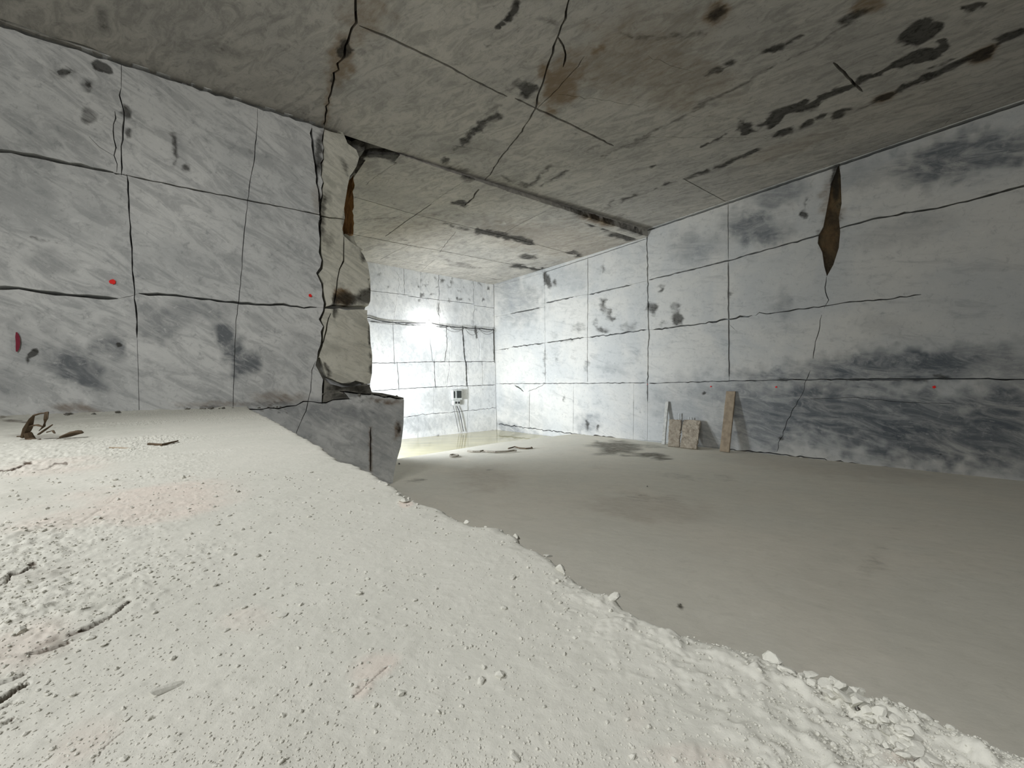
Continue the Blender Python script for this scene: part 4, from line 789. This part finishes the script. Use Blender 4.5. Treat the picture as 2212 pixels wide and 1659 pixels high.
for x, y, s_, lab in [(612, 1550, 14, 'round pebble alone on the pale dust, lower left of centre'), (650, 1306, 15, 'triangular stone chip standing on the pale dust'), (866, 1500, 24, 'upright grey chip below the pinkish crack'), (948, 1538, 14, 'small wedge stone right of the upright chip'),
                      (1112, 1642, 26, 'angular stone at the bottom middle of the photo'), (325, 1552, 14, 'small dark pebble below the long flat stone'), (1038, 1472, 22, 'low pale lump right of the pinkish crack'), (810, 1524, 14, 'narrow chip left of the upright grey chip'),
                      (272, 1550, 12, 'dark pebble in the rough patch at the lower left'), (875, 1085, 26, 'flat pinkish stone set near the ledge rim'), (1366, 1640, 18, 'pale chip at the bottom right of the dust'), (607, 1650, 14, 'dark pebble at the bottom edge left of centre')]:
    p = on_bench(x, y); put('stone', SL[int(x) % 12], p, s_ * p[1] / F * 1.1, label=lab, sink=.15)
p = on_bench(365, 1484); o = put('flat_stone', SL[3], p, 62 * p[1] / F, rz=.9, label='long flat pale stone with a dark underside, lower left foreground', sink=.06); o.scale = (o.scale[0] * 1.2, o.scale[0] * .35, o.scale[0] * .45)
# uncountable crumbs of marble dust
r_ = np.random.default_rng(21); ico = []
bm = bmesh.new(); bmesh.ops.create_icosphere(bm, subdivisions=1, radius=.5); iv = np.array([v.co for v in bm.verts]); ifc = np.array([[v.index for v in f.verts] for f in bm.faces]); bm.free()
cV, cF = [], []; cnt = 0; nt_ = 0
while cnt < 9500 and nt_ < 90000:
    nt_ += 1
    x = r_.uniform(-30, 2240); y = 1659 - (r_.uniform(0, 1) ** 1.4) * 640
    pr = onz(x, y, ZL); d = pr[:2] - O2; b = d @ bn; a = d @ ex
    if b < np.interp(a, ea, eb) + .01: continue
    i, j = ia(a), ib(max(b, 0)); pt = patch[i, j] * (.4 + .6 * left[i, j]) + .20
    if r_.uniform() > pt: continue
    s_ = r_.lognormal(math.log(3.4), .5) * pr[1] / F; s_ = min(s_, .02)
    sc = s_ * r_.uniform(.6, 1.3, 3); sc[2] *= .6
    v = iv * (1 + .3 * r_.normal(0, 1, (len(iv), 1)) * .5) * sc; an = r_.uniform(0, 6.28); v = np.stack([v[:, 0] * math.cos(an) - v[:, 1] * math.sin(an), v[:, 0] * math.sin(an) + v[:, 1] * math.cos(an), v[:, 2]], -1)
    cV.append(v + np.array([pr[0], pr[1], bench_z(pr[0], pr[1]) + sc[2] * .15])); cF.append(ifc + cnt * len(iv)); cnt += 1
cV = np.concatenate(cV); cF = np.concatenate(cF)
me = bpy.data.meshes.new('marble_crumbs'); me.from_pydata(cV, [], cF.tolist()); me.update(); set_attr(me, np.tile([0, 0, 0, 1], (len(cV), 1)))
link('marble_crumbs', me, M_ledge, kind='stuff', label='fine marble crumbs scattered over the pale foreground ledge', cat='crumbs')
# rubble on the block below the pillar and along the wall foot
lb = 'broken grey marble piece heaped at the foot of the cracked pillar'
_pl = []
for i in range(60):
    x = random.uniform(690, 862); y = 850 + (x - 690) / 172 * 6 + random.uniform(-2, 8) * (1 if x < 800 else .4)
    pp = WL.off(random.uniform(-.22, -.02)); s, t = pp.px(x, y); c = pp.w(np.array([[s, max(t, -.32)]]))[0]
    sz_ = random.uniform(.07, .2)
    if any(np.linalg.norm(c - c2) < .62 * (sz_ + s2) for c2, s2 in _pl) or len(_pl) > 33: continue
    _pl.append((c, sz_))
    put('rubble_piece', SD[i % 12], c, sz_, label=lb, cat='rubble', group='rubble under the cracked pillar', sink=.05)
lb = 'small brownish rubble piece along the foot of the left wall'
for i in range(26):
    x = random.choice([random.uniform(380, 535), random.uniform(520, 640), random.uniform(140, 260)])
    s, t = WL.px(x, 878); c = WL.w(np.array([[s, 0]]))[0] + WL.N * random.uniform(.04, .22)
    zb = bench_z(c[0], c[1]) if x < 520 else ZL
    put('rubble_piece', SD[(i * 7) % 12], (c[0], c[1], zb), random.uniform(.04, .10), label=lb, cat='rubble', group='rubble along the left wall foot', sink=.1)

# ================================================================== dry wood scrap and sticks on the bench
def tube(name, pts, rad, mat, parent=None, sides=7, wob=.15, flat=1.0, **kw):
    pts = [np.array(p, float) for p in pts]; n = len(pts); V = []; Fs = []
    rad = rad if hasattr(rad, '__len__') else [rad] * n
    for i, p in enumerate(pts):
        d = pts[min(i + 1, n - 1)] - pts[max(i - 1, 0)]; d /= np.linalg.norm(d) + 1e-9
        up = np.array([0, 0, 1.]) if abs(d[2]) < .9 else np.array([1., 0, 0]); a = np.cross(d, up); a /= np.linalg.norm(a); b = np.cross(a, d)
        for k in range(sides):
            t = 2 * math.pi * k / sides; rr = rad[i] * (1 + wob * math.sin(3 * t + i * 1.3 + k)); V.append(p + a * math.cos(t) * rr + b * math.sin(t) * rr * flat)
    for i in range(n - 1):
        for k in range(sides):
            k2 = (k + 1) % sides; Fs.append((i * sides + k, i * sides + k2, (i + 1) * sides + k2, (i + 1) * sides + k))
    Fs.append(tuple(range(sides))[::-1]); Fs.append(tuple((n - 1) * sides + k for k in range(sides)))
    me = mesh_np(name, V, Fs); return link(name, me, mat, parent, **kw)
def local(par, pts): return [np.array(p) - np.array(par.location) for p in pts]
base_p = on_bench(85, 948); sc = base_p[1] / F
def sp(x, y, dd=0.0):      # a point standing above the bench at the scrap's distance
    r = ray(x, y); return r * (base_p[1] + dd)
wood = empty('wood_scrap', base_p, 'twisted splintered scrap of dark weathered wood on the ledge by the left wall', 'wood')
for pts, rd in [([(52, 944), (60, 925), (68, 905), (74, 896)], 6), ([(74, 897), (88, 893), (101, 892)], 4), ([(101, 890), (99, 905), (95, 921), (84, 931)], 3.5), ([(66, 920), (80, 918), (92, 922)], 4), ([(84, 938), (98, 928), (114, 917)], 3.2),
                ([(60, 935), (66, 948), (80, 952), (88, 948)], 7), ([(36, 943), (58, 941), (70, 936)], 2.2), ([(100, 934), (114, 930), (118, 936)], 2.2), ([(64, 946), (82, 955), (108, 954), (130, 946)], 3)]:
    w_ = [sp(x, y, .02 * math.sin(x)) for x, y in pts]
    tube('splinter', local(wood, w_), [rd * sc * (.7 + .5 * math.sin(1 + i)) * .9 for i in range(len(w_))], M_oldwood, wood, sides=6, flat=.5, wob=.3)
p1 = [sp(x, y) for x, y in [(132, 944), (150, 938), (168, 933), (178, 935)]]
tube('bark_piece', p1, [.018, .03, .03, .012], M_oldwood, sides=7, flat=.6, wob=.3, label='flat curled brown bark piece beside the twisted wood scrap', cat='wood')
def stick(x0, y0, xm, ym, x1, y1, rad, label, mat=M_oldwood):
    pts = [on_bench(x0, y0), on_bench(xm, ym), on_bench(x1, y1)]
    for p in pts: p[2] += rad * .8
    return tube('stick', pts, [rad * .7, rad, rad * .6], mat, sides=6, label=label, cat='stick')
stick(320, 960, 350, 962, 384, 955, .011, 'thin dark curved stick lying on the ledge right of the wood scrap')
stick(236, 969, 262, 968, 300, 968, .006, 'faint pale straw lying left of the curved stick', M_wood)

# ================================================================== planks and slabs leaning on the right wall
def leaning(name, bx, by, tx, ty, wpx, th, mat, label, cat, pieces=None, out=.30):
    b = onz(bx, by, ZF); b[2] = ZF + .012
    pl2 = WR.off(.03); s_, t_ = pl2.px(tx, ty); top = pl2.w(np.array([[s_, t_]]))[0]
    return b, top
def board(name, b, top, width, th, mat, parent=None, bow=0.0, **kw):
    ax = top - b; L = np.linalg.norm(ax); ax /= L; sd = WR.S.copy(); sd -= ax * (sd @ ax); sd /= np.linalg.norm(sd); nn_ = np.cross(sd, ax)
    if nn_ @ WR.N < 0: nn_ = -nn_
    r = np.random.default_rng(int(width * 1000)); bm = bmesh.new(); rings = []
    N_ = 9
    for i in range(N_):
        t = i / (N_ - 1); c = b + ax * L * t + nn_ * bow * math.sin(math.pi * t)
        e = r.uniform(-.006, .006, 4) + r.uniform(-.02, .02, 4) * (i in (0, N_ - 1)) * .4
        rings.append([bm.verts.new(c + sd * (width / 2 + e[0]) + nn_ * th), bm.verts.new(c - sd * (width / 2 + e[1]) + nn_ * th), bm.verts.new(c - sd * (width / 2 + e[1])), bm.verts.new(c + sd * (width / 2 + e[0]))])
    for a, c in zip(rings[:-1], rings[1:]):
        for k in range(4): bm.faces.new((a[k], a[(k + 1) % 4], c[(k + 1) % 4], c[k]))
    bm.faces.new(rings[0]); bm.faces.new(rings[-1][::-1])
    bmesh.ops.recalc_face_normals(bm, faces=bm.faces); bmesh.ops.bevel(bm, geom=[e for e in bm.edges if e.calc_face_angle(0) > .8], offset=.006, segments=1, affect='EDGES')
    me = bpy.data.meshes.new(name); bm.to_mesh(me); bm.free(); return link(name, me, mat, parent, **kw)
b, t = leaning(None, 1566, 977, 1580, 846, 0, 0, None, '', ''); board('wooden_plank', b, t, .30, .06, M_wood, label='tall dusty tan wooden plank leaning on the dark right wall', cat='plank')
b, t = leaning(None, 1434, 961, 1442, 868, 0, 0, None, '', ''); board('metal_bar', b, t, .13, .06, M_greybar, label='thin grey bar leaning on the wall left of the two cracked slabs', cat='bar')
M_slab = rock('crusted_slab', (172, 162, 146), (186, 176, 160), (120, 108, 92), dirt=(60, 48, 38), yaw=yawR, stretch=(1.5, 1.5, 1.5), vein_amt=.5, bump=1.0)
def crusty(name, pxs, label, seed):
    # back-leaning plane through the slab's foot and head
    bl = onz(pxs[0][0], pxs[0][1], ZF); br = onz(pxs[1][0], pxs[1][1], ZF); top = WR.off(.14).w(np.array([WR.off(.14).px(*pxs[2])]))[0]
    S = (br - bl) / np.linalg.norm(br - bl); T = top - br; T -= S * (T @ S); T /= np.linalg.norm(T); N = np.cross(S, T); N = N if N @ WR.N > 0 else -N
    pl = Plane(bl, S, T, N); o2 = jag([*P_(pl, *pxs), pl.px(*pxs[0])], .008, .05, np.random.default_rng(seed))[:-1]
    o2 = [np.array([p[0], max(p[1], .005)]) for p in o2]
    r = np.random.default_rng(seed); lo = np.min(o2, 0); hi = np.max(o2, 0)
    g = np.stack(np.meshgrid(np.arange(lo[0], hi[0], .03), np.arange(lo[1], hi[1], .03)), -1).reshape(-1, 2) + r.uniform(-.01, .01, (1, 2)); poly = o2 if poly_area(o2) > 0 else o2[::-1]
    g = g[inside(g, poly)]
    V, _, Fc, *_r = delaunay_2d_cdt([Vector(p) for p in poly] + [Vector(p) for p in g.tolist()], [], [list(range(len(poly)))], 1, 1e-5)
    V = np.array([tuple(v) for v in V]); n = len(V); W = pl.w(V)
    isb = np.array([min(np.hypot(*(v - p)) for p in poly) < 1e-4 for v in V])
    h = np.where(isb, .06, .075 + .05 * np.clip(fbm(W, .14, 4, seed) , -.3, 1) * (1 if seed % 2 else .35))
    top_ = pl.w(V, h); bot = pl.w(V, np.zeros(n)); Fs = [tuple(f) for f in Fc] + [tuple(n + i for i in f[::-1]) for f in Fc]
    ec = {}
    for f in Fc:
        for i in range(len(f)): e = (f[i], f[(i + 1) % len(f)]); ec[e] = 1
    for (a, b_) in list(ec):
        if (b_, a) not in ec: Fs.append((a, n + a, n + b_, b_))
    me = mesh_np(name, np.concatenate([top_, bot]), Fs); set_attr(me, np.tile([0, 0, 0, 1], (2 * n, 1)))
    return link(name, me, M_slab, label=label, cat='slab')
crusty('marble_slab', [(1444, 965), (1468, 967), (1473, 909), (1447, 907)], 'left of two leaning crusted slabs, smoother face with broken holes at its foot', 4)
crusty('marble_slab', [(1470, 968), (1506, 972), (1514, 910), (1480, 908), (1475, 925), (1476, 938)], 'right of two leaning crusted slabs, rough bulging face and pale right edge', 5)
for x, y0, y1, k in ((1467, 908, 893, 'left'), (1488, 908, 901, 'middle'), (1494, 908, 902, 'right')):
    pl2 = WR.off(.10); a = pl2.w(np.array([pl2.px(x, y0 + 2)]))[0]; c = pl2.w(np.array([pl2.px(x, y1)]))[0]
    tube('white_peg', [a, c], .02, M_box, sides=6, label=f'{k}most of three short white pegs sticking up behind the leaning slabs'.replace('middlemost', 'middle one'), cat='peg')

# ================================================================== far chamber fittings
def on_far(x, y, h=.05): p = WF.off(h); return p.w(np.array([p.px(x, y)]))[0]
def cable(name, pts, rad, mat, label, group=None, h=.1, cat='cable', sub=6):
    q = []
    for i, (a, b) in enumerate(zip(pts[:-1], pts[1:])):
        for k in range(sub): t = k / sub; q.append((a[0] + (b[0] - a[0]) * t, a[1] + (b[1] - a[1]) * t + 4 * t * (1 - t) * (a[2] if len(a) > 2 else 0)))
    q.append(pts[-1][:2]); return tube(name, [on_far(x, y, h) for x, y in q], rad, mat, sides=6, wob=0, label=label, cat=cat, **({'group': group} if group else {}))
cable('power_cable', [(560, 672, 0), (798, 686, 1), (830, 694, 1), (870, 697, 1), (930, 697, 1), (965, 704, 2), (1000, 706, 2), (1040, 709, 1), (1067, 712)], .022, M_cable, 'topmost black cable strung along the far wall past the lamp', h=.12)
cable('power_cable', [(560, 680, 0), (798, 691, 2), (850, 697, 3), (900, 701, 3), (935, 700, 5), (970, 705, 6), (1004, 708, 4), (1036, 711, 5), (1064, 713)], .016, M_greycable, 'grey cable hanging in shallow loops just below the black far-wall cable', h=.16)
cable('power_cable', [(800, 695, 2), (870, 700, 2), (960, 706, 10), (1004, 708, 14), (1036, 712, 10), (1070, 713)], .012, M_greycable, 'thin grey cable drooping deepest along the far wall', h=.2)
for x, y in ((948, 698), (1016, 716), (885, 700)):
    pass
lp = on_far(927, 697, .32)
lamp = empty('wall_lamp', lp, 'glowing round work lamp hung on the cable of the far wall', 'lamp')
def sphere(name, c, r, mat, parent, seg=16, sq=1.0):
    bm = bmesh.new(); bmesh.ops.create_uvsphere(bm, u_segments=seg, v_segments=seg // 2 + 2, radius=r); me = bpy.data.meshes.new(name)
    for v in bm.verts: v.co.z *= sq
    bm.to_mesh(me); bm.free(); me.shade_smooth(); o = link(name, me, mat, parent); o.location = c; return o
sphere('bulb', (0, 0, 0), .12, M_bulb, lamp, sq=.85)
tube('lamp_collar', [(0, 0, .08), (0, 0, .17)], [.05, .04], M_greycable, lamp, sides=10, wob=0)
tube('lamp_bracket', [np.array((0, 0, .15)), np.array((0, 0, .18)) - WF.N * .30], .015, M_cable, lamp, sides=6, wob=0)
l = bpy.data.lights.new('lamp_light', 'POINT'); l.energy = 70; l.shadow_soft_size = .13; l.color = (.97, .99, 1); lo = bpy.data.objects.new('lamp_light', l); COL.objects.link(lo); lo.parent = lamp; lo.location = tuple(WF.N * .16 + np.array((0, 0, -.12)))
def wbox(name, x0, y0, x1, y1, h0, h1, mat, parent=None, bev=.01):
    pl = WF; a = pl.px(x0, y1); c = pl.px(x1, y0)
    bm = bmesh.new(); vs_ = [bm.verts.new(pl.w(np.array([[s_, t_]]), np.array([h]))[0] - (np.array(parent.location) if parent else 0)) for h in (h0, h1) for t_ in (a[1], c[1]) for s_ in (a[0], c[0])]
    for f in ((0, 1, 3, 2), (4, 6, 7, 5), (0, 4, 5, 1), (2, 3, 7, 6), (0, 2, 6, 4), (1, 5, 7, 3)): bm.faces.new([vs_[q] for q in f])
    bmesh.ops.recalc_face_normals(bm, faces=bm.faces); bmesh.ops.bevel(bm, geom=list(bm.edges), offset=bev, segments=1, affect='EDGES')
    me = bpy.data.meshes.new(name); bm.to_mesh(me); bm.free(); return link(name, me, mat, parent)
box = empty('switch_box', on_far(983, 862, .03), 'white electrical switch box with dark front panel on the far wall', 'switch box')
wbox('housing', 974, 842, 993, 864, .02, .26, M_box, box)
wbox('front_panel', 981, 844, 991, 860, .255, .29, M_panel, box)
wbox('side_panel', 974.5, 845, 978, 860, .255, .275, M_panel, box)
wbox('socket_box', 976, 864, 990, 875, .02, .20, M_box, box)
wbox('socket', 979, 867, 983, 872, .2, .22, M_panel, box, .004)
wbox('socket', 985, 867, 989, 872, .2, .22, M_panel, box, .004)
cable('hanging_cable', [(987, 877, 0), (992, 888, 0), (996, 905, 0), (1001, 932)], .022, M_cable, 'right one of two black cables dropping from the switch box to the pool', h=.13)
cable('hanging_cable', [(979, 877, 0), (981, 886, 0), (985, 903, 0), (991, 933)], .016, M_greycable, 'left one of two cables dropping from the switch box to the pool', h=.13)

# ================================================================== hoses and bits on the lower floor
def floor_tube(name, pts, rad, mat, label, cat):
    q = [onz(x, y, ZF) for x, y in pts]
    for p in q: p[2] = ZF + .012 + rad
    return tube(name, q, rad, mat, sides=6, wob=0, label=label, cat=cat)
floor_tube('hose', [(1010, 977), (1022, 978), (1036, 978), (1044, 976), (1052, 978), (1070, 979), (1095, 978), (1110, 976), (1116, 976)], .035, M_hose, 'pale hose lying along the far edge of the grey floor', 'hose')
floor_tube('rope', [(1098, 971), (1106, 969), (1112, 967), (1122, 970), (1136, 971), (1150, 970), (1148, 968)], .025, M_oldwood, 'short brown rope end lying behind the pale hose', 'rope')
ring = [onz(981 + 9 * math.cos(t), 986.5 + 2.3 * math.sin(t), ZF) for t in np.linspace(0, 6.2, 16)]
for p in ring: p[2] = ZF + .04
tube('cable_ring', ring, .03, M_hose, sides=6, wob=0, label='small pale ring of hose lying left of the pale hose', cat='hose')
for x, y, s_, lab in [(1470, 1308, 5, 'tiny dark stone alone on the grey floor'), (862, 1003, 6, 'small stone at the pool edge corner by the pillar'), (1398, 1302 - 250, 4, 'tiny pebble in the middle of the grey floor')]:
    p = onz(x, y, ZF); put('stone', SD[int(x) % 12], (p[0], p[1], ZF + .01), s_ * p[1] / F, label=lab, sink=.2)
print('objects', len(bpy.data.objects))
